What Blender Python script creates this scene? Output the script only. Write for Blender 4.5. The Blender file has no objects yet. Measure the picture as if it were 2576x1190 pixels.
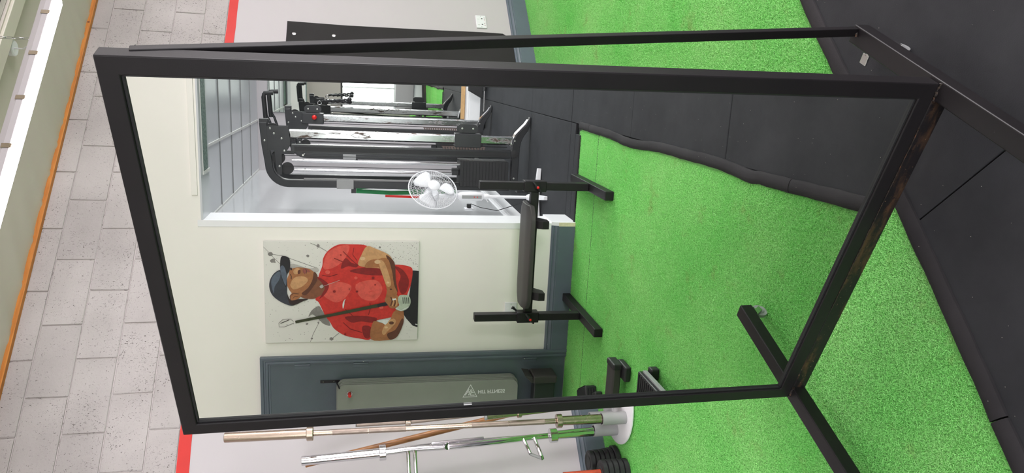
import bpy, bmesh, math, random
from mathutils import Vector, Matrix
import numpy as np
random.seed(4)
SC = bpy.context.scene
COL = SC.collection
PI = math.pi

# ---------------------------------------------------------------- camera, world, exposure
F = Vector((0.49895316, 0.83909361, -0.21672022))
R = Vector((0.85890112, -0.51211349, -0.00535128))
U = Vector((0.11547557, 0.1834712, 0.97621909))
cd = bpy.data.cameras.new('camera'); cam = bpy.data.objects.new('camera', cd); COL.objects.link(cam)
mw = Matrix.Identity(4)
for i, v in enumerate((-U, R, -F)):
    for k in range(3): mw[k][i] = v[k]
mw.translation = Vector((0, 0, 1.47))
cam.matrix_world = mw
cd.sensor_width = 36.0; cd.lens = 1816.6 * 36 / 2576; cd.clip_start = 0.02
SC.camera = cam
w = bpy.data.worlds.new('world'); SC.world = w; w.use_nodes = True
w.node_tree.nodes['Background'].inputs[0].default_value = (0.8, 0.85, 0.9, 1)
w.node_tree.nodes['Background'].inputs[1].default_value = 0.3
vs = SC.view_settings
vs.view_transform = 'Standard'; vs.look = 'None'; vs.gamma = 1.0; vs.use_curve_mapping = False
vs.exposure = 0.56
cy = SC.cycles
cy.use_denoising = True
cy.max_bounces = 10; cy.diffuse_bounces = 5; cy.glossy_bounces = 8; cy.transmission_bounces = 4
cy.sample_clamp_indirect = 6.0
cy.caustics_reflective = False; cy.caustics_refractive = False
TUBE = 13.8         # emission strength of the batten diffusers
def daylight(name, loc, size, aim, power, col):
    ld = bpy.data.lights.new(name, 'AREA'); ld.shape = 'RECTANGLE'; ld.size, ld.size_y = size; ld.energy = power; ld.color = col
    o = bpy.data.objects.new(name, ld); COL.objects.link(o); o.location = loc
    o.rotation_euler = Vector(aim).to_track_quat('-Z', 'Z').to_euler(); return o
# daylight entering through the shopfront windows behind the camera and the alcove's own window
daylight('daylight_shopfront', (2.6, -4.16, 1.75), (6.0, 2.3), (0, 1, 0), 95, (1.0, 0.965, 1.0))
daylight('daylight_side_window', (7.76, -2.1, 1.8), (3.0, 2.2), (-1, 0, 0), 520, (1.0, 0.965, 1.0))  # added fill light from the right, brightens the poster wall and turf
daylight('daylight_alcove', (-4.5, -3.36, 1.5), (3.2, 1.9), (0, 1, 0), 240, (0.96, 0.97, 1.0))

# ---------------------------------------------------------------- materials
def srgb(r, g, b):
    f = lambda c: ((c/255+0.055)/1.055)**2.4 if c/255 > 0.04045 else c/255/12.92
    return (f(r), f(g), f(b), 1)
def newmat(name):
    m = bpy.data.materials.new(name); m.use_nodes = True
    nt = m.node_tree
    return m, nt, nt.nodes['Principled BSDF']
def nd(nt, t, **k):
    n = nt.nodes.new(t)
    for a, b in k.items():
        if a.startswith('i_'): n.inputs[a[2:].replace('_', ' ')].default_value = b
        else: setattr(n, a, b)
    return n
def coords(nt, kind='Object', scale=(1, 1, 1)):
    if kind == 'World':
        g = nd(nt, 'ShaderNodeNewGeometry'); o = g.outputs['Position']
    else:
        g = nd(nt, 'ShaderNodeTexCoord'); o = g.outputs[kind]
    mp = nd(nt, 'ShaderNodeMapping'); mp.inputs['Scale'].default_value = scale
    nt.links.new(o, mp.inputs['Vector'])
    return mp.outputs['Vector']
def noise(nt, vec, scale, detail=4, rough=0.6, dist=0.0):
    n = nd(nt, 'ShaderNodeTexNoise'); n.inputs['Scale'].default_value = scale
    n.inputs['Detail'].default_value = detail; n.inputs['Roughness'].default_value = rough
    n.inputs['Distortion'].default_value = dist
    nt.links.new(vec, n.inputs['Vector']); return n.outputs['Fac']
def ramp(nt, fac, stops):
    r = nd(nt, 'ShaderNodeValToRGB'); e = r.color_ramp.elements
    while len(e) < len(stops): e.new(0.5)
    for el, (p, c) in zip(e, stops):
        el.position = p; el.color = c if len(c) == 4 else (*c, 1)
    nt.links.new(fac, r.inputs[0]); return r.outputs[0]
def mixc(nt, fac, a, b, mode='MIX'):
    m = nd(nt, 'ShaderNodeMix', data_type='RGBA', blend_type=mode)
    for s, v in ((0, fac), (6, a), (7, b)):
        if hasattr(v, 'is_output') or isinstance(v, bpy.types.NodeSocket): nt.links.new(v, m.inputs[s])
        else: m.inputs[s].default_value = v
    return m.outputs[2]
def bump(nt, b, h, strength=0.3, dist=0.01):
    n = nd(nt, 'ShaderNodeBump'); n.inputs['Strength'].default_value = strength; n.inputs['Distance'].default_value = dist
    nt.links.new(h, n.inputs['Height']); nt.links.new(n.outputs[0], b.inputs['Normal']); return n
W1 = (1, 1, 1, 1); K0 = (0, 0, 0, 1)

def simple(name, col, rough=0.5, metal=0.0, var=0.12, scale=8, bmp=0.0, bscale=200, coat=0.0):
    m, nt, b = newmat(name); v = coords(nt, 'World')
    n = noise(nt, v, scale, 5)
    c2 = tuple(x*(1-var) for x in col[:3])+(1,); c1 = tuple(min(1, x*(1+var)) for x in col[:3])+(1,)
    nt.links.new(ramp(nt, n, [(0.3, c2), (0.7, c1)]), b.inputs['Base Color'])
    b.inputs['Roughness'].default_value = rough; b.inputs['Metallic'].default_value = metal
    if coat: b.inputs['Coat Weight'].default_value = coat; b.inputs['Coat Roughness'].default_value = 0.1
    if bmp: bump(nt, b, noise(nt, v, bscale, 3), bmp, 0.002)
    return m
M = {}
M['white_wall'] = simple('painted_white_plaster', srgb(191, 185, 188), 0.55, var=0.015, scale=2, bmp=0.05, bscale=60)
M['side_wall'] = simple('painted_cream_plaster', srgb(243, 240, 233), 0.5, var=0.02, scale=2, bmp=0.08, bscale=30)
M['gloss_panel'] = simple('glossy_wall_panel', srgb(205, 206, 208), 0.13, var=0.01, scale=1, coat=0.6)
M['white_gloss'] = simple('white_gloss_paint', srgb(238, 238, 240), 0.3, var=0.02)
M['plastic_white'] = simple('white_plastic', srgb(232, 232, 236), 0.35, var=0.01)
M['red_paint'] = simple('red_wall_paint', srgb(206, 36, 26), 0.5, var=0.04, scale=10)
M['black_frame'] = simple('black_machine_paint', srgb(42, 43, 46), 0.38, var=0.1)
M['black_rubber'] = simple('black_rubber_part', srgb(32, 32, 34), 0.55, var=0.1, bmp=0.1)
M['pad'] = simple('black_vinyl', srgb(58, 55, 54), 0.5, var=0.08, bmp=0.15, bscale=400)
M['bolt'] = simple('zinc_bolt', srgb(190, 190, 185), 0.3, 1.0)
M['zinc'] = simple('zinc_plate', srgb(205, 205, 205), 0.25, 1.0)
M['red_plastic'] = simple('red_plastic', srgb(215, 30, 25), 0.35)
M['green_band'] = simple('green_rubber_band', srgb(20, 130, 70), 0.5)
M['grey_plastic'] = simple('grey_plastic', srgb(150, 152, 152), 0.5)
M['tube_grey'] = simple('grey_painted_steel', srgb(150, 150, 150), 0.45, var=0.05)
M['cream_skim'] = simple('raw_timber_end', srgb(222, 210, 180), 0.6, var=0.1, scale=60)
M['tile'] = simple('ceiling_tile_face', srgb(205, 208, 212), 0.28, var=0.02, scale=3)
M['tbar'] = simple('ceiling_grid_paint', srgb(215, 215, 212), 0.45, var=0.05)
M['mat_cloth'] = simple('exercise_mat_foam', srgb(146, 150, 142), 0.6, var=0.05, scale=4, bmp=0.1, bscale=500)
M['ceiling'] = simple('ceiling_board', srgb(205, 196, 186), 0.6, var=0.03, scale=2)
M['beam'] = simple('ceiling_beam_paint', srgb(212, 206, 192), 0.5, var=0.03)
M['foil'] = simple('foil_tape', srgb(215, 215, 210), 0.35, 0.6, var=0.1, scale=30)
M['housing'] = simple('lamp_housing_paint', srgb(178, 172, 174), 0.45, var=0.01)
M['orange_wood'] = None

def chrome(name, col, rough, wear=None):
    m, nt, b = newmat(name); v = coords(nt, 'World')
    b.inputs['Metallic'].default_value = 1.0; b.inputs['Base Color'].default_value = col
    n = noise(nt, v, 30, 4)
    r = nd(nt, 'ShaderNodeMapRange'); r.inputs['To Min'].default_value = rough*0.7; r.inputs['To Max'].default_value = rough*1.4
    nt.links.new(n, r.inputs[0]); nt.links.new(r.outputs[0], b.inputs['Roughness'])
    if wear:
        v2 = coords(nt, 'World', (1, 1, 0.25))
        f = ramp(nt, noise(nt, v2, 14, 8, 0.75), [(0.54, K0), (0.60, W1)])
        nt.links.new(mixc(nt, f, col, wear), b.inputs['Base Color'])
        f2 = nd(nt, 'ShaderNodeMath', operation='MULTIPLY_ADD'); nt.links.new(f, f2.inputs[0]); f2.inputs[1].default_value = 0.5
        nt.links.new(r.outputs[0], f2.inputs[2]); nt.links.new(f2.outputs[0], b.inputs['Roughness'])
        f3 = nd(nt, 'ShaderNodeMath', operation='MULTIPLY_ADD'); nt.links.new(f, f3.inputs[0]); f3.inputs[1].default_value = -0.8; f3.inputs[2].default_value = 1
        nt.links.new(f3.outputs[0], b.inputs['Metallic'])
    return m
M['chrome'] = chrome('chrome', (0.70, 0.69, 0.71, 1), 0.08)
M['worn_chrome'] = chrome('worn_chrome', (0.50, 0.51, 0.52, 1), 0.20, srgb(92, 76, 68))
M['brass'] = chrome('tarnished_steel', (0.43, 0.35, 0.275, 1), 0.24)
M['knurl'] = chrome('knurled_steel', (0.36, 0.29, 0.25, 1), 0.5)

def coat_black(name, rust=False):
    m, nt, b = newmat(name); v = coords(nt, 'World')
    base = ramp(nt, noise(nt, v, 6, 4), [(0.3, srgb(27, 25, 27)), (0.7, srgb(33, 30, 32))])
    sv = coords(nt, 'World', (1, 1, 6))
    sc = ramp(nt, noise(nt, sv, 55, 6, 0.7, 1.5), [(0.70, K0), (0.74, W1)])
    c = mixc(nt, sc, base, srgb(88, 84, 84))
    if rust:
        rv = coords(nt, 'Object', (1, 4, 4))
        c = mixc(nt, ramp(nt, noise(nt, rv, 3, 7, 0.7), [(0.50, K0), (0.62, W1)]), c, srgb(82, 60, 44))
        c = mixc(nt, ramp(nt, noise(nt, coords(nt, 'Object', (2, 1, 1)), 45, 6, 0.75), [(0.58, K0), (0.62, W1)]), c, srgb(24, 22, 24))
        c = mixc(nt, ramp(nt, noise(nt, coords(nt, 'Object'), 120, 3, 0.75), [(0.66, K0), (0.70, W1)]), c, srgb(128, 104, 84))
    nt.links.new(c, b.inputs['Base Color'])
    b.inputs['Roughness'].default_value = 0.45; b.inputs['Specular IOR Level'].default_value = 0.3
    bump(nt, b, noise(nt, v, 350, 3), 0.06, 0.002)
    return m
M['coat'] = coat_black('black_coated_steel')
M['rusty'] = coat_black('rusty_black_steel', True)
m, nt, b = newmat('weld_bead')
nt.links.new(ramp(nt, noise(nt, coords(nt, 'World'), 90, 4), [(0.45, srgb(40, 37, 37)), (0.62, srgb(80, 66, 56)), (0.72, srgb(170, 100, 60))]), b.inputs['Base Color'])
b.inputs['Roughness'].default_value = 0.5; b.inputs['Metallic'].default_value = 0.4; M['weld'] = m

m, nt, b = newmat('mirror_glass')
b.inputs['Metallic'].default_value = 1; b.inputs['Roughness'].default_value = 0.0
b.inputs['Base Color'].default_value = (0.925, 0.95, 0.915, 1); M['mirror'] = m

# slate skirting and door paint with chips
def slate(name, c1, chips=True, brush=0.0):
    m, nt, b = newmat(name); v = coords(nt, 'World')
    c = ramp(nt, noise(nt, v, 5, 4), [(0.3, c1), (0.7, tuple(x*1.15 for x in c1[:3])+(1,))])
    if chips:
        c = mixc(nt, ramp(nt, noise(nt, v, 38, 2, 0.5), [(0.775, K0), (0.785, W1)]), c, srgb(215, 212, 200))
    nt.links.new(c, b.inputs['Base Color']); b.inputs['Roughness'].default_value = 0.35
    if brush: bump(nt, b, noise(nt, coords(nt, 'World', (1, 1, 2.2)), 26, 6, 0.65, 2.0), brush, 0.004)
    return m
M['slate'] = slate('slate_gloss_paint', srgb(92, 102, 112))
M['slate_door'] = slate('slate_door_paint', srgb(84, 95, 102), False, 0.25)

# painted blocks: pitted open texture, shade in the pits painted dark
def blocks():
    m, nt, b = newmat('painted_concrete_block'); v = coords(nt, 'World')
    big = ramp(nt, noise(nt, v, 1.6, 3), [(0.35, srgb(174, 167, 166)), (0.68, srgb(193, 186, 185))])
    pv = coords(nt, 'World', (1.5, 1, 1))
    pit = noise(nt, pv, 95, 3, 0.55, 1.3)
    zone = noise(nt, v, 3.0, 3)
    add = nd(nt, 'ShaderNodeMath', operation='MULTIPLY_ADD'); nt.links.new(zone, add.inputs[0]); add.inputs[1].default_value = 0.25; nt.links.new(pit, add.inputs[2])
    pf = ramp(nt, add.outputs[0], [(0.765, K0), (0.80, W1)])
    oi = nd(nt, 'ShaderNodeObjectInfo')
    tone = ramp(nt, oi.outputs['Random'], [(0, (0.93, 0.93, 0.93, 1)), (1, (1.0, 1.0, 1.0, 1))])
    c = mixc(nt, 1.0, big, tone, 'MULTIPLY')
    nt.links.new(mixc(nt, pf, c, srgb(96, 88, 84)), b.inputs['Base Color'])
    b.inputs['Roughness'].default_value = 0.7
    inv = nd(nt, 'ShaderNodeMath', operation='MULTIPLY_ADD'); nt.links.new(pf, inv.inputs[0]); inv.inputs[1].default_value = -1.0; nt.links.new(noise(nt, v, 60, 4), inv.inputs[2])
    bump(nt, b, inv.outputs[0], 0.7, 0.004)
    return m
M['block'] = blocks()
m, nt, b = newmat('painted_mortar'); v = coords(nt, 'World')
nt.links.new(ramp(nt, noise(nt, v, 26, 6, 0.7), [(0.33, srgb(112, 104, 99)), (0.42, srgb(190, 183, 181))]), b.inputs['Base Color'])
b.inputs['Roughness'].default_value = 0.8; bump(nt, b, noise(nt, v, 70, 4), 0.6, 0.006); M['mortar'] = m

m, nt, b = newmat('orange_stained_timber'); v = coords(nt, 'World', (0.5, 6, 6))
c = ramp(nt, noise(nt, v, 9, 5, 0.6, 0.8), [(0.3, srgb(178, 104, 36)), (0.7, srgb(214, 138, 58))])
c = mixc(nt, ramp(nt, noise(nt, coords(nt, 'World'), 16, 1, 0.4), [(0.76, K0), (0.79, W1)]), c, srgb(105, 55, 25))
nt.links.new(c, b.inputs['Base Color']); b.inputs['Roughness'].default_value = 0.55; M['orange_wood'] = m
m, nt, b = newmat('brown_broom_wood'); v = coords(nt, 'Object', (9, 9, 0.7))
nt.links.new(ramp(nt, noise(nt, v, 9, 5, 0.6, 1.0), [(0.3, srgb(112, 68, 34)), (0.6, srgb(176, 118, 66)), (0.8, srgb(205, 150, 95))]), b.inputs['Base Color'])
b.inputs['Roughness'].default_value = 0.4; M['wood'] = m
M['ply'] = simple('raw_plywood', srgb(205, 165, 115), 0.6, var=0.1, scale=20)

# rubber gym mat with crumbs
def rubber(name, a, bcol, speck=True):
    m, nt, b = newmat(name); v = coords(nt, 'World')
    c = ramp(nt, noise(nt, v, 2.2, 5, 0.65), [(0.3, a), (0.72, bcol)])
    if speck:
        for sc_, th in ((60, 0.035), (23, 0.018)):
            vo = nd(nt, 'ShaderNodeTexVoronoi'); vo.inputs['Scale'].default_value = sc_; nt.links.new(v, vo.inputs['Vector'])
            d = nd(nt, 'ShaderNodeMath', operation='LESS_THAN'); nt.links.new(vo.outputs['Distance'], d.inputs[0]); d.inputs[1].default_value = th*1.6
            s = nd(nt, 'ShaderNodeSeparateColor'); nt.links.new(vo.outputs['Color'], s.inputs[0])
            e = nd(nt, 'ShaderNodeMath', operation='LESS_THAN'); nt.links.new(s.outputs[0], e.inputs[0]); e.inputs[1].default_value = 0.22
            f = nd(nt, 'ShaderNodeMath', operation='MULTIPLY'); nt.links.new(d.outputs[0], f.inputs[0]); nt.links.new(e.outputs[0], f.inputs[1])
            c = mixc(nt, f.outputs[0], c, srgb(190, 185, 172))
    nt.links.new(c, b.inputs['Base Color']); b.inputs['Roughness'].default_value = 0.75; b.inputs['Specular IOR Level'].default_value = 0.2
    bump(nt, b, noise(nt, v, 260, 4, 0.7), 0.25, 0.003)
    return m
M['mat'] = rubber('rubber_floor_mat', srgb(44, 45, 48), srgb(62, 63, 66))
M['mat_edge'] = rubber('rubber_edge_trim', srgb(40, 39, 41), srgb(56, 54, 56))
M['wall_mat'] = rubber('rubber_wall_mat', srgb(44, 42, 43), srgb(50, 48, 49), False)

# turf
def turf_mat(name, blade):
    m, nt, b = newmat(name); v = coords(nt, 'World')
    big = ramp(nt, noise(nt, v, 1.7, 5, 0.6), [(0.3, srgb(150, 246, 132)), (0.7, srgb(190, 255, 164))])
    fine = noise(nt, v, 420 if blade else 260, 3, 0.6, 1.0)
    c = mixc(nt, 1.0, big, ramp(nt, fine, [(0.30, (0.72, 0.76, 0.66, 1)), (0.62, (1, 1, 1, 1)), (0.78, (1.0, 1.0, 1.0, 1))]), 'MULTIPLY')
    br = ramp(nt, noise(nt, v, 5, 6, 0.7), [(0.58, K0), (0.78, (0.7, 0.7, 0.7, 1))])
    c = mixc(nt, br, c, srgb(176, 190, 112))
    nt.links.new(c, b.inputs['Base Color']); b.inputs['Roughness'].default_value = 0.6
    if blade:
        tr = nd(nt, 'ShaderNodeBsdfTranslucent'); nt.links.new(c, tr.inputs[0])
        ms = nd(nt, 'ShaderNodeMixShader'); ms.inputs[0].default_value = 0.12
        nt.links.new(b.outputs[0], ms.inputs[1]); nt.links.new(tr.outputs[0], ms.inputs[2])
        nt.links.new(ms.outputs[0], nt.nodes['Material Output'].inputs[0])
    if not blade: bump(nt, b, noise(nt, v, 260, 3, 0.6, 1.0), 1.0, 0.01)
    return m
M['turf'] = turf_mat('turf_backing', False)
M['blade'] = turf_mat('turf_fibre', True)

def emit(name, col, s):
    m, nt, b = newmat(name)
    b.inputs['Base Color'].default_value = (0.9, 0.9, 0.9, 1)
    b.inputs['Emission Color'].default_value = col; b.inputs['Emission Strength'].default_value = s
    return m
M['lamp'] = emit('lit_diffuser', (1.0, 0.92, 0.975, 1), TUBE)
def flat(name, c, r=0.5):
    m, nt, b = newmat(name)
    nt.links.new(mixc(nt, ramp(nt, noise(nt, coords(nt, 'World'), 34, 4, 0.6), [(0.42, K0), (0.6, W1)]), c, tuple(x*0.84 for x in c[:3])+(1,)), b.inputs['Base Color'])
    b.inputs['Roughness'].default_value = r; return m

# ---------------------------------------------------------------- geometry helpers
class B:
    def __init__(s): s.bm = bmesh.new()
    def box(s, x0, x1, y0, y1, z0, z1, mat=None):
        x0, x1 = min(x0, x1), max(x0, x1); y0, y1 = min(y0, y1), max(y0, y1); z0, z1 = min(z0, z1), max(z0, z1)
        vs_ = [s.bm.verts.new(p) for p in ((x0, y0, z0), (x1, y0, z0), (x1, y1, z0), (x0, y1, z0), (x0, y0, z1), (x1, y0, z1), (x1, y1, z1), (x0, y1, z1))]
        for f in ((0, 3, 2, 1), (4, 5, 6, 7), (0, 1, 5, 4), (1, 2, 6, 5), (2, 3, 7, 6), (3, 0, 4, 7)):
            s.bm.faces.new([vs_[i] for i in f])
        return s
    def prism(s, pts, axis, lo, hi):
        """pts: 2-D outline; axis 0/1/2 is the extrusion axis; the outline fills the other two in order"""
        def P(a, b_, t):
            return {0: (t, a, b_), 1: (a, t, b_), 2: (a, b_, t)}[axis]
        v0 = [s.bm.verts.new(P(a, b_, lo)) for a, b_ in pts]; v1 = [s.bm.verts.new(P(a, b_, hi)) for a, b_ in pts]
        n = len(pts)
        s.bm.faces.new(v0); s.bm.faces.new(v1[::-1])
        for i in range(n): s.bm.faces.new((v0[i], v1[i], v1[(i+1) % n], v0[(i+1) % n]))
        return s
    def tube(s, pts, r, n=12, caps=True, sq=False, up=None):
        """sweep a circle (or square of half-size r) along pts; r may be a list"""
        pts = [Vector(p) for p in pts]; k = len(pts)
        rr = r if isinstance(r, (list, tuple)) else [r]*k
        rings = []
        prev = None
        for i, p in enumerate(pts):
            t = (pts[min(i+1, k-1)]-pts[max(i-1, 0)]).normalized()
            if prev is None:
                a = Vector(up) if up else (Vector((0, 0, 1)) if abs(t.z) < 0.9 else Vector((0, 1, 0)))
            else: a = prev
            e1 = (a - t*a.dot(t)).normalized(); e2 = t.cross(e1); prev = e1
            ring = []
            if sq:
                sc_ = 1.0
                if 0 < i < k-1:
                    c_ = (pts[i+1]-p).normalized().dot((p-pts[i-1]).normalized()); sc_ = 1/max(0.5, math.cos(math.acos(max(-1, min(1, c_)))/2))
                hx, hy = (rr[i] if isinstance(rr[i], (tuple, list)) else (rr[i], rr[i]))
                for sx, sy in ((1, 1), (-1, 1), (-1, -1), (1, -1)): ring.append(s.bm.verts.new(p+e1*hx*sx*sc_+e2*hy*sy))
            else:
                for j in range(n):
                    an = 2*PI*j/n; ring.append(s.bm.verts.new(p+(e1*math.cos(an)+e2*math.sin(an))*rr[i]))
            rings.append(ring)
        m_ = len(rings[0])
        for i in range(k-1):
            for j in range(m_): s.bm.faces.new((rings[i][j], rings[i][(j+1) % m_], rings[i+1][(j+1) % m_], rings[i+1][j]))
        if caps: s.bm.faces.new(rings[0][::-1]); s.bm.faces.new(rings[-1])
        return s
    def ring(s, c, normal, Rr, r, n=40, m_=8):
        c = Vector(c); nn = Vector(normal).normalized(); a = nn.orthogonal().normalized(); b_ = nn.cross(a)
        pts = [c+(a*math.cos(2*PI*i/n)+b_*math.sin(2*PI*i/n))*Rr for i in range(n)]
        rings = []
        for i, p in enumerate(pts):
            o = (p-c).normalized()
            rings.append([s.bm.verts.new(p+(o*math.cos(2*PI*j/m_)+nn*math.sin(2*PI*j/m_))*r) for j in range(m_)])
        for i in range(n):
            for j in range(m_): s.bm.faces.new((rings[i][j], rings[(i+1) % n][j], rings[(i+1) % n][(j+1) % m_], rings[i][(j+1) % m_]))
        return s
    def disc(s, c, normal, prof, n=32):
        """lathe: prof = [(radius, offset along normal)]"""
        c = Vector(c); nn = Vector(normal).normalized(); a = nn.orthogonal().normalized(); b_ = nn.cross(a)
        rings = []
        for r, h in prof:
            if r <= 1e-6: rings.append([s.bm.verts.new(c+nn*h)])
            else: rings.append([s.bm.verts.new(c+nn*h+(a*math.cos(2*PI*i/n)+b_*math.sin(2*PI*i/n))*r) for i in range(n)])
        for A_, B_ in zip(rings, rings[1:]):
            for i in range(n):
                q = [A_[i % len(A_)], A_[(i+1) % len(A_)], B_[(i+1) % len(B_)], B_[i % len(B_)]]
                u_ = []
                for x in q:
                    if x not in u_: u_.append(x)
                if len(u_) >= 3: s.bm.faces.new(u_)
        for rg, fl in ((rings[0], True), (rings[-1], False)):
            if len(rg) > 2:
                s.bm.faces.new(rg[::-1] if fl else rg)
        return s
    def ball(s, c, r, seg=16):
        bmesh.ops.create_uvsphere(s.bm, u_segments=seg, v_segments=seg//2, radius=r, matrix=Matrix.Translation(c)); return s
    def rot(s, m4): bmesh.ops.transform(s.bm, matrix=m4, verts=s.bm.verts); return s
    def done(s, name, mat, parent=None, bev=0.0, smooth=False, seg=2, loc=None):
        bmesh.ops.recalc_face_normals(s.bm, faces=s.bm.faces)
        me = bpy.data.meshes.new(name); s.bm.to_mesh(me); s.bm.free()
        for mm in (mat if isinstance(mat, (list, tuple)) else [mat]): me.materials.append(mm)
        o = bpy.data.objects.new(name, me); COL.objects.link(o)
        if parent: o.parent = parent
        if smooth:
            for p in me.polygons: p.use_smooth = True
            me.set_sharp_from_angle(angle=math.radians(38))
        if bev:
            md = o.modifiers.new('bevel', 'BEVEL'); md.width = bev; md.segments = seg; md.limit_method = 'ANGLE'; md.angle_limit = math.radians(40)
            md.harden_normals = False
        if loc is not None: o.location = loc
        return o
def tag(o, label=None, cat=None, group=None, kind=None):
    for k, v in (('label', label), ('category', cat), ('group', group), ('kind', kind)):
        if v: o[k] = v
    return o
def thing(name, label, cat, loc=(0, 0, 0), group=None, rotz=0.0):
    o = bpy.data.objects.new(name, None); COL.objects.link(o); o.location = loc; o.rotation_euler = (0, 0, rotz)
    o.empty_display_size = 0.05
    return tag(o, label, cat, group)
def struct(o): o['kind'] = 'structure'; return o
def copy(o, parent=None, dloc=(0, 0, 0)):
    c = o.copy(); COL.objects.link(c); c.parent = parent
    c.location = Vector(o.location)+Vector(dloc); return c
def empty_structure(name):
    o = bpy.data.objects.new(name, None); COL.objects.link(o); return struct(o)

# ---------------------------------------------------------------- room constants
YB = 4.178; XP = -2.165; CZ = 3.36; XR = 7.6; YF = -4.0; TE = 1.432
AY = 2.38; AX = -6.6; AZ = 2.68; AF = -3.2; OY = 2.09; OL = 2.435; OF = -2.2; PT = 0.24

# back wall
struct(B().box(XP-PT, XR+.2, YB, YB+0.2, 0, 2.3235).done('wall_back', M['white_wall']))
upper = struct(B().box(XP-PT, XR+.2, YB+0.006, YB+0.2, 2.3235, CZ).done('wall_back_upper', M['mortar']))
b = B(); n = 120; xs = [XP+(XR-XP)*i/n for i in range(n+1)]
for i in range(n):
    j0 = 0.0025*math.sin(xs[i]*5.1)+0.0015*math.sin(xs[i]*17); j1 = 0.0025*math.sin(xs[i+1]*5.1)+0.0015*math.sin(xs[i+1]*17)
    f = b.bm.faces.new([b.bm.verts.new(p) for p in ((xs[i], YB-.0015, 2.3235+j0), (xs[i+1], YB-.0015, 2.3235+j1), (xs[i+1], YB-.0015, 2.388+j1*.6), (xs[i], YB-.0015, 2.388+j0*.6))])
struct(b.done('trim_1', M['red_paint']))
# individual blocks
BP, BH = 0.4265, 0.2135
def block_mesh(seed):
    rnd = random.Random(seed); bb = B(); bb.box(0, BP-0.007, 0, 0.03, 0, BH-0.006)
    bmesh.ops.bevel(bb.bm, geom=list(bb.bm.edges), offset=0.0035, segments=1, affect='EDGES')
    for v_ in bb.bm.verts: v_.co += Vector((rnd.uniform(-1, 1)*.002, rnd.uniform(-1, 1)*.0008, rnd.uniform(-1, 1)*.002))
    bmesh.ops.recalc_face_normals(bb.bm, faces=bb.bm.faces)
    me = bpy.data.meshes.new('block'); bb.bm.to_mesh(me); bb.bm.free(); me.materials.append(M['block']); return me
bms = [block_mesh(i) for i in range(6)]
for r_ in range(5):
    z0 = 2.55+(r_-1)*BH+0.003
    off = 1.491 if r_ % 2 == 1 else 1.278
    if r_ % 2 == 1: off = 1.278+BP/2-0.0
    zz = z0
    x = off-8*BP
    # courses alternate: 2.98-3.19 and 2.55-2.765 share joints at 1.491
    x = (1.487 if r_ in (1, 3) else 1.277) - 9*BP
    while x < XR:
        x0 = x+0.0035
        if x0 > XP-0.2:
            me = bms[random.randrange(6)]
            o = bpy.data.objects.new('block', me); COL.objects.link(o); o.parent = upper
            o.location = (x0, YB-random.uniform(0.000, 0.002), zz)
            if r_ == 0: o.scale = (1, 1, (2.547-2.392)/(BH-0.006)); o.location.z = 2.392
            if r_ == 4: o.scale = (1, 1, (CZ-3.2)/(BH-0.006)*0.98)
        x += BP
# orange timber along the wall head
o = B().box(XP, XR, YB-0.035, YB-0.001, 3.302, 3.345).done('trim_2', M['orange_wood'], bev=0.003); struct(o)
# skirting
def skirt_profile(t, h):   # distance from wall, height
    return [(0, 0), (t, 0), (t, h*.70), (t*.86, h*.72), (t*.86, h*.75), (t*.95, h*.77), (t*.80, h*.84), (t*.52, h*.88), (t*.62, h*.92), (t*.40, h*.98), (t*.2, h), (0, h)]
pr = [(YB-a, z) for a, z in skirt_profile(0.024, 0.167)]
struct(B().prism(pr, 0, XP, XR).done('baseboard_back', M['slate']))
# floors
b = B().box(AX-.2, XR+.2, YF-.2, YB+.2, -0.2, -0.02); floor = struct(b.done('floor', M['mat']))
struct(B().box(XP+0.0, XR, TE, YB, -0.019, 0.0).done('floor_turf_backing', M['turf']))

# right/front walls, poster wall, partition
b = B().box(XR, XR+.2, YF, -3.6, 0, CZ).box(XR, XR+.2, -.6, YB, 0, CZ).box(XR, XR+.2, -3.6, -.6, 0, .7).box(XR, XR+.2, -3.6, -.6, 2.9, CZ)
struct(b.done('wall_right', M['white_wall']))
wn = empty_structure('window_3')  # unseen window added around the fill light on the right
B().box(XR+.02, XR+.07, -3.6, -.6, .7, .76).box(XR+.02, XR+.07, -3.6, -.6, 2.84, 2.9).box(XR+.02, XR+.07, -3.6, -3.54, .76, 2.84).box(XR+.02, XR+.07, -.66, -.6, .76, 2.84).done('frame', M['white_gloss'], wn, bev=.004)
for yy in (-2.6, -1.6): B().box(XR+.02, XR+.07, yy-.03, yy+.03, .76, 2.84).done('mullion', M['white_gloss'], wn, bev=.004)
def window_wall(name, wname, x0, x1, y0, y1, z1, wx0, wx1, wz0, wz1, nb):
    b = B().box(x0, wx0, y0, y1, 0, z1).box(wx1, x1, y0, y1, 0, z1).box(wx0, wx1, y0, y1, 0, wz0).box(wx0, wx1, y0, y1, wz1, z1)
    struct(b.done(name, M['white_wall']))
    wn = empty_structure(wname)
    B().box(wx0, wx1, y1-.07, y1-.02, wz0, wz0+.06).box(wx0, wx1, y1-.07, y1-.02, wz1-.06, wz1).box(wx0, wx0+.06, y1-.07, y1-.02, wz0+.06, wz1-.06).box(wx1-.06, wx1, y1-.07, y1-.02, wz0+.06, wz1-.06).done('frame', M['white_gloss'], wn, bev=.004)
    for k in range(1, nb):
        xx = wx0+(wx1-wx0)*k/nb
        B().box(xx-.03, xx+.03, y1-.07, y1-.02, wz0+.06, wz1-.06).done('mullion', M['white_gloss'], wn, bev=.004)
window_wall('wall_front', 'window_1', XP-PT, XR+.2, YF-.2, YF, CZ, -.4, 5.6, .6, 2.9, 5)
b = B().box(XP-PT, XP, OY, YB, 0, CZ).box(XP-PT, XP, YF, OF, 0, CZ).box(XP-PT, XP, OF, OY, OL, CZ)
struct(b.done('wall_left', M['side_wall']))
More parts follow.
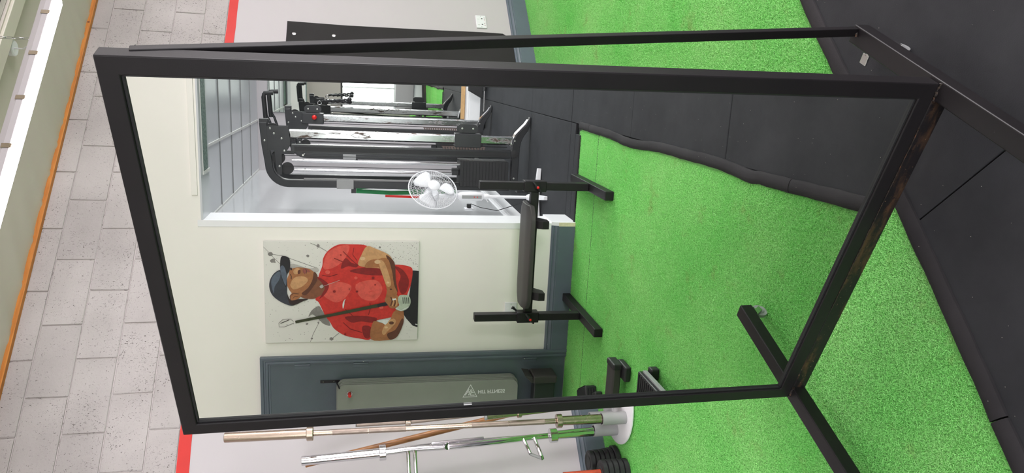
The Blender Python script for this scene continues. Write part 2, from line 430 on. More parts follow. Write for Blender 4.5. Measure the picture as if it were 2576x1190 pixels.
struct(B().box(AX, XP-PT, AY, AY+.15, 0, CZ).done('wall_alcove_side', M['gloss_panel']))
struct(B().box(AX-.2, AX, AF, AY+.15, 0, CZ).done('wall_alcove_back', M['white_wall']))
window_wall('wall_alcove_front', 'window_2', AX, XP-PT, AF-.2, AF, CZ, -6.1, -2.9, .55, 2.45, 3)
# white corner lining of the opening
t_ = empty_structure('trim_3')
B().box(XP-PT-.004, XP+0.004, OY-0.012, OY-0.0005, 0.168, OL).done('lining', M['white_gloss'], t_, bev=.002)
B().box(XP+0.0005, XP+0.006, OY-0.012, OY+0.03, 0.168, OL+.02).done('corner_bead', M['white_gloss'], t_, bev=.0015)
B().box(XP-PT-.004, XP+0.004, OF, OY-.013, OL-0.012, OL-.0005).done('lining', M['tile'], t_)
B().box(XP+0.0005, XP+0.012, OF, 1.92, OL+0.012, OL+0.048).done('lintel_batten', M['side_wall'], t_, bev=.002)
m, nt, bb_ = newmat('galvanised_speckled_steel')
nt.links.new(ramp(nt, noise(nt, coords(nt, 'World'), 60, 5, 0.7), [(0.4, srgb(84, 104, 98)), (0.6, srgb(136, 156, 148))]), bb_.inputs['Base Color'])
bb_.inputs['Roughness'].default_value = 0.5; M['galv'] = m
B().box(XP-.19, XP-.055, .6, 1.775, OL-.0165, OL-.0125).done('steel_plate', M['galv'], t_)
B().box(XP-.052, XP-.046, .6, 1.78, OL-.0175, OL-.0125).box(XP-PT, XP-.046, 1.78, 1.80, OL-.0185, OL-.0125).done('plate_bead', M['tbar'], t_)
# skirting on the poster wall, stopping at the door frame, raw end at the opening
pr = [(XP+a, z) for a, z in skirt_profile(0.024, 0.167)]
struct(B().prism(pr, 1, OY+0.004, 3.0).done('baseboard_left', M['slate']))
struct(B().prism(pr, 1, 3.955, YB-.025).done('baseboard_left_short', M['slate']))
pr2 = [(XP+a, z) for a, z in skirt_profile(0.026, 0.170)]
e_ = struct(B().prism([(XP-PT-.02, 0), (XP+.024, 0), (XP+.024, .118), (XP+.014, .15), (XP+.005, .168), (XP-PT-.02, .168)], 1, OY-0.022, OY+.004).done('baseboard_opening', M['white_gloss'], bev=.002))
B().box(XP+.0235, XP+.0262, OY-0.021, OY+0.006, 0.0, .12).done('raw_edge', M['cream_skim'], e_)
struct(B().prism([(AY-a, z) for a, z in skirt_profile(0.02, 0.155)], 0, AX, XP-PT).done('baseboard_alcove_side', M['white_gloss']))
struct(B().prism([(AX+a, z) for a, z in skirt_profile(0.022, 0.19)], 1, AF, AY-.02).done('baseboard_alcove_back', M['white_gloss']))
# main ceiling
ce = struct(B().box(XP-PT, XR+.2, YF-.2, YB+.2, CZ, CZ+.15).done('ceiling', M['ceiling']))
be = struct(B().box(XP, XR, 3.235, 3.335, CZ-0.05, CZ-.0005).done('ceiling_beam', M['beam'], bev=.004))
B().box(XP, XR, 3.222, 3.2345, CZ-0.035, CZ-.001).done('beam_flange', M['ceiling'], be, bev=.002)
B().box(XP, XR, 3.16, 3.215, CZ-0.022, CZ-.001).done('foil_strip', M['foil'], be)
B().box(XP, XR, 3.13, 3.155, CZ-0.03, CZ-.001).done('shadow_batten', M['black_rubber'], be)  # thin dark strip running beside the foil
# creased membrane against the wall head: shallow folds
b = B(); nx, ny = 260, 14
V = [[b.bm.verts.new((XP+(XR-XP)*i/nx, 3.36+(YB-0.02-3.36)*j/ny, 0)) for j in range(ny+1)] for i in range(nx+1)]
for i in range(nx+1):
    for j in range(ny+1):
        v_ = V[i][j]; t2 = j/ny
        cr = abs(math.sin(v_.co.x*13+v_.co.y*9+2*math.sin(v_.co.x*1.7)))**14*0.011*t2
        v_.co.z = CZ-0.006-0.028*t2*t2*(1 if t2 > 0 else 0)-cr+0.003*math.sin(v_.co.x*3.1)*t2
for i in range(nx):
    for j in range(ny): b.bm.faces.new((V[i][j], V[i+1][j], V[i+1][j+1], V[i][j+1]))
struct(b.done('ceiling_membrane', M['ceiling'], smooth=True))
# alcove ceiling grid
ac = struct(B().box(AX, XP-PT, AF, AY, AZ+.16, AZ+.2).done('ceiling_alcove', M['side_wall']))
tile = B().box(0.008, 0.592, 0.008, 0.592, 0, 0.012)
bmesh.ops.bevel(tile.bm, geom=list(tile.bm.edges), offset=0.002, segments=1, affect='EDGES')
tile = tile.done('ceiling_tile', M['tile'], ac)
tile.location = (AX, AY-.6, AZ)
first = True
for i in range(7):
    for j in range(9):
        if i == 5 and j in (1, 2): continue
        x_ = AX+.6*i; y_ = AY-.6*(j+1)
        if i == 0 and j == 0: continue
        c_ = copy(tile, ac); c_.location = (x_, y_, AZ+random.uniform(0, .002))
for i in range(1, 8):
    if AX+.6*i < XP-PT: B().box(AX+.6*i-.005, AX+.6*i+.005, AF, AY, AZ-.006, AZ+.001).done('grid_bar', M['tube_grey'], ac)  # thin grey strips draw the shaded gaps between tiles as colour
for j in range(0, 10):
    B().box(AX, XP-PT, AY-.6*j-.011 if j else AY-.02, AY-.6*j+.011 if j else AY, AZ-.0065, AZ+.001).done('grid_bar', M['tbar'], ac)
m, nt, bb_ = newmat('galvanised_speckled_steel')
nt.links.new(ramp(nt, noise(nt, coords(nt, 'World'), 45, 5, 0.7), [(0.4, srgb(70, 92, 84)), (0.6, srgb(120, 142, 132))]), bb_.inputs['Base Color'])
bb_.inputs['Roughness'].default_value = 0.5; M['galv'] = m
B().box(AX+3.25, AX+3.58, AY-1.78, AY-.62, AZ+.02, AZ+.05).done('service_panel', M['galv'], ac)

# ---------------------------------------------------------------- floor mats and edging
sx = [-7.6, -6.35, -5.07, -3.68, -2.42, -1.24, -0.15, 0.87, 2.09, 3.31, 4.53, 5.75, 6.97]
def floor_mat(x0, x1, y0, y1, first=[True]):
    bb = B().box(x0+.002, x1-.002, y0+.002, y1-.002, -0.019, random.uniform(-.0015, .0008)).done('rubber_mat', M['mat'], floor, bev=.0025)
    return bb
ys = [1.400, -0.45, -2.28, -4.0]
for i in range(len(sx)-1):
    for k in range(3):
        x0, x1 = max(sx[i], AX), min(sx[i+1], XR)
        if x1-x0 > .05: floor_mat(x0, x1, ys[k+1], ys[k])
# infill under the alcove beyond the turf edge line
for x0, x1 in ((-6.6, -5.07), (-5.07, -3.68), (-3.68, -2.42), (-2.42, -2.30)):
    floor_mat(x0, x1, 1.400, AY)
floor_mat(-2.298, XP-.001, 1.47, OY)
# wavy rubber edge trim segments along the turf
def edge_seg(x0, x1, seed):
    bb = B(); n = max(4, int((x1-x0)/.05)); rnd = random.Random(seed)
    prof = [(-0.029, -0.002), (-0.0285, 0.006), (-0.019, 0.012), (0.0, 0.014), (0.013, 0.0125), (0.0205, 0.007), (0.022, -0.001), (0.0, -0.004)]
    rings = []
    for i in range(n+1):
        x_ = x0+.002+(x1-x0-.004)*i/n
        wv = (0.010*math.sin(x_*4.3+0.6)+0.004*math.sin(x_*9.1))*(1 if x_ < .1 else .35)+0.0010*math.sin(x_*41)
        rings.append([bb.bm.verts.new((x_, 1.418+wv+a, z+0.0012*math.sin(x_*23+a*50) if z > 0.001 else z)) for a, z in prof])
    k = len(prof)
    for i in range(n):
        for j in range(k): bb.bm.faces.new((rings[i][j], rings[i][(j+1) % k], rings[i+1][(j+1) % k], rings[i+1][j]))
    bb.bm.faces.new(rings[0]); bb.bm.faces.new(rings[-1][::-1])
    return bb.done('edge_strip', M['mat_edge'], floor, smooth=True)
es = [XP-.03, -1.97, 0.34, 2.4, 4.4, 6.4, XR]
for i in range(len(es)-1): edge_seg(es[i], es[i+1], i)
B().box(XP-.018, XP+.012, 1.47, OY-.02, 0.0, 0.012).done('threshold_strip', M['mat_edge'], floor, bev=.004)

# ---------------------------------------------------------------- turf pile
rnd = random.Random(9)
def patch(seed, S=0.2, nb=5600):
    r_ = random.Random(seed); verts = []; faces = []
    for k in range(nb):
        x_, y_ = r_.uniform(0, S), r_.uniform(0, S)
        a = r_.uniform(0, 2*PI); h = r_.uniform(.003, .0060); L = r_.uniform(.004, .009); wd = r_.uniform(.00045, .0008)
        dx, dy = math.cos(a), math.sin(a); px, py = -dy*wd, dx*wd
        cv = r_.uniform(-1, 1)*1.5
        base = len(verts)
        for t2 in (0, .5, 1):
            cx = x_+dx*L*t2-dy*cv*L*t2*t2; cyy = y_+dy*L*t2+dx*cv*L*t2*t2; z_ = h*math.sin(t2*2.2)
            ww = 1-.35*t2
            verts += [(cx-px*ww, cyy-py*ww, z_), (cx+px*ww, cyy+py*ww, z_+.0004)]
        faces += [(base, base+1, base+3, base+2), (base+2, base+3, base+5, base+4)]
    me = bpy.data.meshes.new('turf_fibre'); me.from_pydata(verts, [], faces); me.materials.append(M['blade']); me.update(); return me
PS = 0.2
pts = []; x = XP+.004; 
nxp = int((6.4-XP)/PS); nyp = int((YB-.03-TE-.004)/PS)
verts = [(XP+.005+(i+.5)*PS+(.010 if i > 1 else 0)-.025, TE+.012+(j+.5)*((YB-.03-TE-.01)/(nyp+1)), 0.0) for i in range(nxp) for j in range(nyp+1)]
pm = [patch(s) for s in range(2)]
src = []
for i, me in enumerate(pm):
    # fibres shifted so that the patch is centred on its own origin
    for v_ in me.vertices: v_.co.x -= PS/2; v_.co.y -= PS/2
ng = bpy.data.node_groups.new('scatter_pile', 'GeometryNodeTree')
ng.interface.new_socket('Geometry', in_out='INPUT', socket_type='NodeSocketGeometry')
ng.interface.new_socket('Geometry', in_out='OUTPUT', socket_type='NodeSocketGeometry')
gi = ng.nodes.new('NodeGroupInput'); go = ng.nodes.new('NodeGroupOutput')
m2p = ng.nodes.new('GeometryNodeMeshToPoints'); ng.links.new(gi.outputs[0], m2p.inputs[0])
iop = ng.nodes.new('GeometryNodeInstanceOnPoints'); ng.links.new(m2p.outputs[0], iop.inputs['Points'])
oi = ng.nodes.new('GeometryNodeObjectInfo'); oi.transform_space = 'ORIGINAL'
ng.links.new(oi.outputs['Geometry'], iop.inputs['Instance'])
rv = ng.nodes.new('FunctionNodeRandomValue'); rv.data_type = 'INT'; rv.inputs[4].default_value = 0; rv.inputs[5].default_value = 3
mu = ng.nodes.new('ShaderNodeMath'); mu.operation = 'MULTIPLY'; mu.inputs[1].default_value = PI/2
ng.links.new(rv.outputs[2], mu.inputs[0])
cx_ = ng.nodes.new('ShaderNodeCombineXYZ'); ng.links.new(mu.outputs[0], cx_.inputs[2]); ng.links.new(cx_.outputs[0], iop.inputs['Rotation'])
ng.links.new(iop.outputs[0], go.inputs[0])
pile_src = bpy.data.objects.new('turf_fibre_patch', pm[0]); COL.objects.link(pile_src)
pile_src.location = (-2.6, 3.6, 0.3); pile_src.hide_render = True; pile_src.hide_viewport = True
oi.inputs['Object'].default_value = pile_src
me = bpy.data.meshes.new('artificial_turf'); me.from_pydata(verts, [], []); 
turf = bpy.data.objects.new('artificial_turf', me); COL.objects.link(turf)
md = turf.modifiers.new('pile', 'NODES'); md.node_group = ng
tag(turf, 'bright green curly artificial turf covering the floor up to the back wall', 'turf', kind='stuff')

B().box(XP+.378, XP+.3875, TE, YB-.025, 0.0001, .0012).done('seam_tape', M['black_rubber'], turf)

# ---------------------------------------------------------------- the wheeled mirror
mx = Matrix.Identity(4)
for i, v in enumerate((Vector((-0.39258196, 0.91959002, -0.01528394)), Vector((-0.91971486, -0.39249076, 0.00869373)), Vector((0.00199586, 0.01746987, 0.9998454)))):
    for k in range(3): mx[k][i] = v[k]
mx.translation = Vector((1.03638879, 1.05407506, 0.12005727))
mir = thing('standing_mirror', 'tall wheeled gym mirror in a welded black steel tube frame', 'mirror')
mir.matrix_world = mx
MW, MH, T = 1.081, 1.815, 0.040
# local X: from the near stile to the far one, Y: out of the glass, Z: up
bb = B()
oc = [(0, 0), (MW, 0), (MW, MH), (0, MH)]; ic = [(T, T), (MW-T, T), (MW-T, MH-T), (T, MH-T)]
vo = {(k, y_): [bb.bm.verts.new((a, y_, c)) for a, c in pp_] for k, pp_ in (('o', oc), ('i', ic)) for y_ in (-T, 0)}
for i in range(4):
    j = (i+1) % 4
    for y_ in (-T, 0): bb.bm.faces.new((vo['o', y_][i], vo['o', y_][j], vo['i', y_][j], vo['i', y_][i]))
    bb.bm.faces.new((vo['o', -T][i], vo['o', 0][i], vo['o', 0][j], vo['o', -T][j]))
    bb.bm.faces.new((vo['i', -T][i], vo['i', 0][i], vo['i', 0][j], vo['i', -T][j]))
bb.done('frame', M['coat'], mir, bev=.003, seg=3)
B().box(T-.001, MW-T+.001, -0.018, -0.012, T-.001, MH-T+.001).done('mirror_glass', M['mirror'], mir)
bb = B()
for (x0, x1, z0, z1) in ((T, MW-T, MH-T-.004, MH-T), (T, MW-T, T, T+.004), (MW-T-.004, MW-T, T, MH-T), (T, T+.004, T, MH-T)):
    bb.box(x0, x1, -0.0118, -0.006, z0, z1)
bb.done('sealant_bead', M['black_rubber'], mir)
B().box(MW-T-.007, MW-T-.0005, -0.0118, -0.0085, 1.028, 1.052).done('clip', M['white_gloss'], mir, bev=.001)
B().box(T*.2, MW-T*.2, -.05, -.002, -0.048, -0.0005).done('cross_bar', M['rusty'], mir, bev=.004, seg=3)
legs = {}
for a0 in (-.008, MW-.042):
    legs[a0] = B().box(a0, a0+.05, -.375, .375, -.046, -.0005).done('leg', M['coat'], mir, bev=.004, seg=3)
    for cy_ in (-.30, .345):
        ca = thing('caster', None, None); ca.parent = mir; del_ = [k for k in ca.keys()]
        for k in del_: del ca[k]
        ca.location = (a0+.025, cy_, -.0465)
        dz = 0.12-(0.0153*(a0+.025))-.0465 + (0.0087*cy_)   # height of the leg underside above the floor
        wr = (dz-.012)*.5-.0
        wr = dz*.46
        ax_z = -(dz-wr)+.0005
        sg = .018
        B().box(-.024, .024, -.018, .018, -.003, 0).done('mount_plate', M['zinc'], ca)
        B().prism([(-.014, -.003), (.014, -.003), (.014+sg, ax_z), (sg-.006, ax_z-.006)], 0, -.014, -.011).prism([(-.014, -.003), (.014, -.003), (.014+sg, ax_z), (sg-.006, ax_z-.006)], 0, .011, .014).done('fork', M['zinc'], ca)
        B().disc((-.009, sg, ax_z), (1, 0, 0), [(0, 0), (wr*.5, 0), (wr*.62, .003), (wr, .003), (wr, .015), (wr*.62, .015), (wr*.5, .018), (0, .018)]).done('wheel', M['grey_plastic'], ca, smooth=True)
        if cy_ < 0: ca.location.x += .004 if a0 < .1 else 0
        if cy_ < 0: B().box(.052, .082, -.078, -.050, -.024, -.018).prism([(.012, -.006), (.020, -.012), (.060, -.066), (.054, -.070)], 2, -.022, -.018).done('brake_tab', M['zinc'], ca, bev=.003)
# brace from the tail of the near leg to the head of the near stile
B().tube([(.008, -.36, .0), (.008, -.034, MH-.055)], .011, sq=True, up=(1, 0, 0)).done('brace', M['coat'], mir, bev=.002)
B().tube([(MW-.01, -.36, .0), (MW-.01, -.034, MH-.055)], .011, sq=True, up=(1, 0, 0)).done('brace', M['coat'], mir, bev=.002)
def weld(pts_, r, name='weld'):
    bb = B(); rr = random.Random(5)
    n_ = 14; P = []; Rr = []
    for i in range(len(pts_)-1):
        a, c = Vector(pts_[i]), Vector(pts_[i+1])
        for k in range(n_): P.append(a.lerp(c, k/n_)+Vector([rr.uniform(-1, 1)*r*.3 for _ in range(3)])); Rr.append(r*rr.uniform(.6, 1.25))
    bb.tube(P, Rr, 7).done(name, M['weld'], mir, smooth=True)
weld([(-.003, .001, -.002), (.045, .001, -.002)], .0042); weld([(MW-.045, .001, -.002), (MW+.003, .001, -.002)], .0042)
weld([(.0, -.36, .001), (.018, -.348, .001)], .005); weld([(.0, -.05, MH-.06), (.016, -.05, MH-.05)], .004)
weld([(.043, .000, -.003), (.043, .000, -.046)], .003)
weld([(.12, -.0005, -.0015), (.75, -.0005, -.0015)], .0014)

# ---------------------------------------------------------------- LED battens on chains
def batten(x0, y0, z0, L=1.5, label=None, group=None):
    t = thing('led_batten', label, 'light', (x0, y0, z0), group)
    hw = .036
    B().prism([(-hw-.004, .020), (hw+.004, .020), (hw+.004, .045), (hw-.008, .075), (-hw+.008, .075), (-hw-.004, .045)], 0, -L/2, L/2).done('housing', M['housing'], t, bev=.002)
    # diffuser with rounded, swept ends
    bb = B(); n_ = 24; prof = [(math.cos(a)*hw, -math.sin(a)*.029) for a in [PI*k/8 for k in range(9)]]
    rings = []
    for i in range(n_+1):
        x_ = -L/2+.004+(L-.008)*i/n_
        if i == 0: x_ = -L/2+.004
        d = min(x_+L/2-.004, L/2-.004-x_); s_ = 1.0
        rings.append([bb.bm.verts.new((x_, a, .020+c)) for a, c in prof])
    for r0, r1 in zip(rings, rings[1:]):
        for j in range(8): bb.bm.faces.new((r0[j], r0[j+1], r1[j+1], r1[j]))
    for rg, sg in ((rings[0], -1), (rings[-1], 1)):
        inner = [bb.bm.verts.new((v_.co.x+sg*.05, v_.co.y*.35, .020+(v_.co.z-.020)*.55)) for v_ in rg]
        for j in range(8): bb.bm.faces.new((rg[j], rg[j+1], inner[j+1], inner[j]))
        bb.bm.faces.new(inner)
    bb.done('diffuser', M['lamp'], t, smooth=True)
    for k in range(6):
        xx = L/2-.115-k*.2735
        for sgn in (1, -1):
            B().box(xx-.012, xx+.012, sgn*(hw+.0045), sgn*(hw+.007), .012, .052).box(xx-.008, xx+.008, sgn*(hw-.004), sgn*(hw+.007), .010, .0125).done('clip', M['brass'], t, bev=.001)
    for sx_ in (-.49, .49):
        B().box(sx_-.012, sx_+.012, -.012, .012, .075, .082).done('bracket', M['brass'], t)
        z_ = .082; k = 0; top = CZ-z0
        ch = B()
        while z_ < top-.02:
            r0 = (Matrix.Translation((sx_, 0, z_+.02)) @ Matrix.Rotation(PI/2*(k % 2), 4, 'Z'))
            p = [(r0 @ Vector((math.cos(a)*.006, 0, math.sin(a)*.021))) for a in [2*PI*q/12 for q in range(13)]]
            ch.tube(p, .0022, 6); z_ += .036; k += 1
        ch.done('chain', M['zinc'], t)
    return t
batten(2.33, 2.855, 2.892, 1.5, 'white LED batten hung on chains under the ceiling near the back wall', None)
spots = [(0.6, 1.0), (3.4, 1.0), (6.2, 1.0), (0.55, 2.855), (4.9, 2.855), (6.6, 2.855), (5.2, 0.2), (2.33, 0.2), (-0.6, 0.2), (-0.6, -2.2), (2.33, -2.2), (5.2, -2.2)]  # first three are an added row, out of view, to brighten the floor
BL = ['LED batten over the rubber mats just inside the turf edge, by the alcove opening', 'LED batten over the rubber mats just inside the turf edge, halfway along', 'LED batten over the rubber mats just inside the turf edge, by the right-hand wall',
      'LED batten next in line towards the slate door', 'LED batten in the back-wall line beyond the wall socket', 'LED batten at the far end of the back-wall line, by the right-hand wall',
      'LED batten of the middle row, farthest from the alcove', 'LED batten of the middle row, halfway along', 'LED batten of the middle row, nearest the alcove opening',
      'LED batten of the window row, nearest the alcove', 'LED batten of the window row, halfway along', 'LED batten of the window row, farthest from the alcove']
for i, (x_, y_) in enumerate(spots):
    batten(x_, y_, 3.0 if y_ < 2 else 2.892, 1.5, BL[i], 'led battens over the gym floor')
# ceiling junction box and cable
jb = thing('junction_box', 'round white ceiling junction box behind the hanging batten', 'junction box', (2.93, 3.12, CZ))
jb.location = (3.28, 3.40, CZ-.001)
B().disc((0, 0, 0), (0, 0, -1), [(.045, 0), (.045, .03), (.04, .036), (0, .036)]).done('box', M['plastic_white'], jb, smooth=True)
B().tube([(0, 0, -.03), (-.12, -.12, -.14), (-.28, -.34, -.30), (-.5, -.53, -.385)], .004, 8).done('cable', M['plastic_white'], jb, smooth=True)
# added ceiling panels, out of view, put in to light the alcove
for i, (x_, y_) in enumerate([(-3.3, .3), (-5.1, -.3), (-4.5, -1.5), (-4.2, 1.2)]):
    t = thing('panel_light', ('square LED panel in the alcove ceiling, nearest the opening', 'square LED panel in the alcove ceiling, nearest the wall mirror', 'square LED panel in the alcove ceiling, nearest the window', 'square LED panel in the middle of the alcove ceiling')[i], 'light', (x_, y_, AZ-.012), 'led panels in the alcove ceiling')
    B().box(-.28, .28, -.28, .28, 0.001, .004).done('diffuser', emit('lit_panel_%d' % i, (0.94, 0.96, 1.0, 1), 9.0), t)
    B().box(-.295, .295, -.295, .295, .0041, .0058).done('frame', M['white_gloss'], t)
    if i == 3: 
        for o in list(t.children): o.location = (0, -.9, 0)

# ---------------------------------------------------------------- rubber sheet on the wall, sockets
wm = thing('wall_rubber_mat', 'tall black rubber sheet screwed to the white back wall', 'mat', (4.0, YB, 0))
bb = B(); pts_ = [(-.95, .178), (.085, .178), (.30, .90), (.36, 1.30), (.395, 1.55), (.425, 1.70), (.427, 1.945), (-.95, 1.965)]
pts_ = [(-.95, .169), (.373, .169), (.432, .24), (.436, .41), (.430, .75), (.427, 1.09), (.425, 1.50), (.438, 1.949), (-.95, 1.965)]
bb.prism(pts_, 1, -.010, -.0005); bb.done('sheet', M['wall_mat'], wm, bev=.001)
for x_, z_ in ((.304, 1.894), (.306, 1.597), (.308, .318), (-.5, 1.86), (-.5, .3)):
    B().disc((x_, -.0102, z_), (0, -1, 0), [(.0145, 0), (.0145, .002), (.006, .004), (0, .0035)], 20).done('washer_screw', M['zinc'], wm, smooth=True)
def socket(name, label, loc, w_, rotz, gangs, marks=False):
    t = thing(name, label, 'socket', loc, None, rotz)   # local -Y faces the room
    B().box(-w_/2, w_/2, -.009, -.0005, -.043, .043).done('plate', M['plastic_white'], t, bev=.003)
    for g in range(gangs):
        cx2 = (g-(gangs-1)/2)*.066
        bb = B().box(cx2-.004, cx2+.004, -.0095, -.0088, .004-.018, .016-.018).box(cx2-.015, cx2-.007, -.0095, -.0088, -.030, -.026).box(cx2+.007, cx2+.015, -.0095, -.0088, -.030, -.026)
        bb.done('pin_hole', M['black_rubber'], t)
        B().box(cx2-.007, cx2+.007, -.012, -.0088, .012, .030).done('rocker_switch', M['white_gloss'], t, bev=.001)
    for s_ in (-1, 1):
        B().disc((s_*(w_/2-.012), -.0092, 0), (0, -1, 0), [(.003, 0), (.003, .0008), (0, .0008)], 12).done('screw', M['zinc'], t)
    if marks:
        bb = B()
        for q in range(5): bb.box(-.05+q*.022, -.048+q*.022, -.0093, -.0089, -.036, -.03+.006*(q % 2)).box(-.05+q*.022, -.044+q*.022, -.0093, -.0089, -.034+.004*(q % 2), -.0325+.004*(q % 2))
        bb.done('red_scribble', M['red_plastic'], t)
    return t
socket('double_socket', 'white double plug socket with red pen marks on the back wall', (4.56, YB, .41), .146, 0, 2, True)
socket('wall_socket', 'white plug socket below the golfer canvas', (XP, 2.69, .425), .088, PI/2, 1)

# ---------------------------------------------------------------- barbells in their floor holder
hc = Vector((1.17, 3.78, 0))
hd = thing('barbell_holder', 'pale round barbell holder with grey upright tubes', 'barbell holder', hc)
B().disc((0, 0, .009), (0, 0, 1), [(.235, 0), (.24, .003), (.24, .009), (.235, .012), (0, .012)], 56).done('base_disc', M['white_gloss'], hd, smooth=True)
slots = {'brass': (1.045, 3.695), 'chrome': (1.03, 3.86), 'far': (1.145, 3.72), 'empty': (1.11, 3.89), 'short': (1.205, 3.87)}
for k, (x_, y_) in slots.items():
    o = B()
    ro, ri, hh = .034, .0285, .135
    o.disc((0, 0, 0), (0, 0, 1), [(ro, 0), (ro, hh), (ri, hh), (ri, .002), (0, .002)], 28)
    o = o.done('tube', M['tube_grey'], hd, smooth=True); o.location = (x_-hc.x, y_-hc.y, .0215)
def rod(parent, name, p0, p1, t0, t1, r, mat, n=24, bevel=.002):
    p0, p1 = Vector(p0), Vector(p1); a, c = p0.lerp(p1, t0), p0.lerp(p1, t1); d = (c-a).normalized()
    o = B().disc((0, 0, 0), d, [(r-bevel, 0), (r, bevel), (r, (c-a).length-bevel), (r-bevel, (c-a).length)], n).done(name, mat, parent, smooth=True)
    o.location = a-Vector(parent.location); return o
# long tarnished bar
P0 = Vector((1.045, 3.695, .026)); P1 = Vector((1.098, 3.79, 2.093))
t = thing('barbell', 'tall tarnished bronze-toned Olympic barbell standing in the holder', 'barbell', P0)
def zt(z): return (z-P0.z)/(P1.z-P0.z)
rod(t, 'sleeve', P0, P1, 0, zt(.375), .025, M['brass']); rod(t, 'collar', P0, P1, zt(.375), zt(.405), .037, M['brass'])
rod(t, 'shaft', P0, P1, zt(.405), zt(1.665), .0145, M['brass']); rod(t, 'collar', P0, P1, zt(1.665), zt(1.697), .037, M['brass'])
rod(t, 'sleeve', P0, P1, zt(1.697), 1, .025, M['brass'])
for a, c in ((.47, .66), (.665, .86), (1.20, 1.39), (1.395, 1.57)): rod(t, 'knurling', P0, P1, zt(a), zt(c), .0152, M['knurl'], bevel=.0005)
# chrome multi-grip bar
P0 = Vector((1.03, 3.86, .026)); P1 = Vector((.985, 3.90, 1.728))
t = thing('trap_bar', 'shiny chrome parallel-grip bar standing beside the bronze-toned barbell', 'barbell', P0)
rod(t, 'sleeve', P0, P1, 0, zt(.37), .025, M['chrome']); rod(t, 'collar', P0, P1, zt(.37), zt(.41), .040, M['chrome'])
rod(t, 'sleeve', P0, P1, zt(1.335), 1, .025, M['chrome']); rod(t, 'collar', P0, P1, zt(1.30), zt(1.335), .040, M['chrome'])
L0 = Vector(t.location)
def at(z, dx=0, dy=0): return P0.lerp(P1, zt(z))+Vector((dx, dy, 0))-L0
B().tube([at(1.30), at(1.18, .004), at(.98, -.002, .004), at(.90, -.004)], .0165, 16).done('frame_tube', M['chrome'], t, smooth=True)
B().tube([at(.97, -.012, -.03), at(.70, -.012, -.035), at(.52, -.004, -.02), at(.41, 0, 0)], .0165, 16).done('frame_tube', M['chrome'], t, smooth=True)
B().tube([at(1.20, .012), at(1.05, .022, .02), at(.80, .022, .03), at(.55, .014, .02), at(.40, .004, 0)], .010, 12).done('frame_tube', M['chrome'], t, smooth=True)
B().tube([at(1.06, .018, -.012), at(.78, .018, -.014)], .011, 12).done('inner_grip', M['chrome'], t, smooth=True)
B().tube([at(.98, -.012, -.03), at(.985, -.004, 0)], .015, 12).done('frame_tube', M['chrome'], t, smooth=True)
for z_ in (1.185, 1.150):
    B().tube([at(z_), at(z_, -.13, -.02), at(z_-.004, -.22, -.05)], .011, 12).done('grip', M['chrome'], t, smooth=True)
B().tube([at(.565, -.012, -.03), at(.545, -.10, -.06)], .010, 12).done('grip', M['chrome'], t, smooth=True)
B().tube([at(.505, -.012, -.03), at(.488, -.12, -.065), at(.482, -.13, -.05)], .011, 12).done('grip', M['chrome'], t, smooth=True)
B().tube([at(.545, -.10, -.055), at(.488, -.128, -.055)], .008, 10).done('grip_link', M['tube_grey'], t, smooth=True)
# two thin bars
P0 = Vector((1.205, 3.87, .026)); P1 = Vector((1.148, 3.88, 1.165))
t = thing('thin_barbell', 'thin dull steel bar standing farthest behind the mirror frame', 'barbell', P0)
rod(t, 'shaft', P0, P1, 0, 1, .0115, M['knurl']); PA, PB = P1, Vector((1.150, 3.88, 1.455))
rod(t, 'collar', PA, PB, 0, .1, .020, M['brass']); rod(t, 'sleeve', PA, PB, .1, .99, .0115, M['knurl']); rod(t, 'end_cap', PA, PB, .99, 1, .0125, M['grey_plastic'])
P0 = Vector((1.145, 3.72, .026)); P1 = Vector((1.080, 3.66, .80))
t = thing('dumbbell_bar', 'short thin steel bar with collars leaning in the holder across the wooden pole', 'barbell', P0)
rod(t, 'shaft', P0, P1, 0, .985, .0125, M['brass'])
for z_ in (.17, .235, .60): rod(t, 'collar', P0, P1, zt(z_), zt(z_+.022), .021, M['brass'])
rod(t, 'end_cap', P0, P1, .985, 1, .0135, M['grey_plastic'])
# wooden pole
P0 = Vector((1.275, 3.93, .036)); P1 = Vector((1.005, 4.06, 1.718))
t = thing('wooden_pole', 'long brown wooden pole leaning diagonally against the white wall', 'pole', P0)
B().tube([(0, 0, 0), P1-P0], .0165, 20).done('pole', M['wood'], t, smooth=True)
# plates
def plate(x_, y_, z_, r, h, label, g):
    o = B().disc((0, 0, 0), (0, 0, 1), [(.0265, 0), (r-.006, 0), (r, .004), (r, h-.004), (r-.006, h), (r-.014, h), (r-.018, h-.003), (.034, h-.003), (.032, h), (.0265, h), (.0265, 0)][:-1], 36)
    o = o.done('weight_plate', M['black_rubber'], None, smooth=True); o.location = (x_, y_, z_)
    # the bore stays open: close the inner wall
    return tag(o, label, 'weight plate', g)
z_ = .0085
names = ['largest black plate at the bottom of the small stack by the skirting', 'second black plate from the bottom of the skirting stack', 'third black plate up in the skirting stack', 'fourth black plate up in the skirting stack', 'fifth black plate up in the skirting stack', 'black plate on top of the stack, its round hole showing']
for k in range(6):
    h_ = .03 if k == 0 else .027
    plate(.885, 3.985, z_, (.085, .076, .073, .07, .069, .067)[k], h_, names[k], 'small plates stacked by the skirting'); z_ += h_+.0006
z_ = .0085
for k in range(5):
    plate(.80, 3.855, z_, .066, .03, ['bottom', 'second', 'third', 'fourth', 'top'][k]+' black plate on the red post', 'plates on the red post'); z_ += .0306
rp = B().disc((0, 0, 0), (0, 0, 1), [(.017, 0), (.017, .36), (.013, .36), (.013, .34), (0, .34)], 24).done('red_post', simple('chipped_red_paint', srgb(190, 75, 45), .5, var=.25, scale=40), None, smooth=True)
rp.location = (.80, 3.855, .0085); tag(rp, 'chipped orange-red hollow post rising from a pile of black plates', 'post')

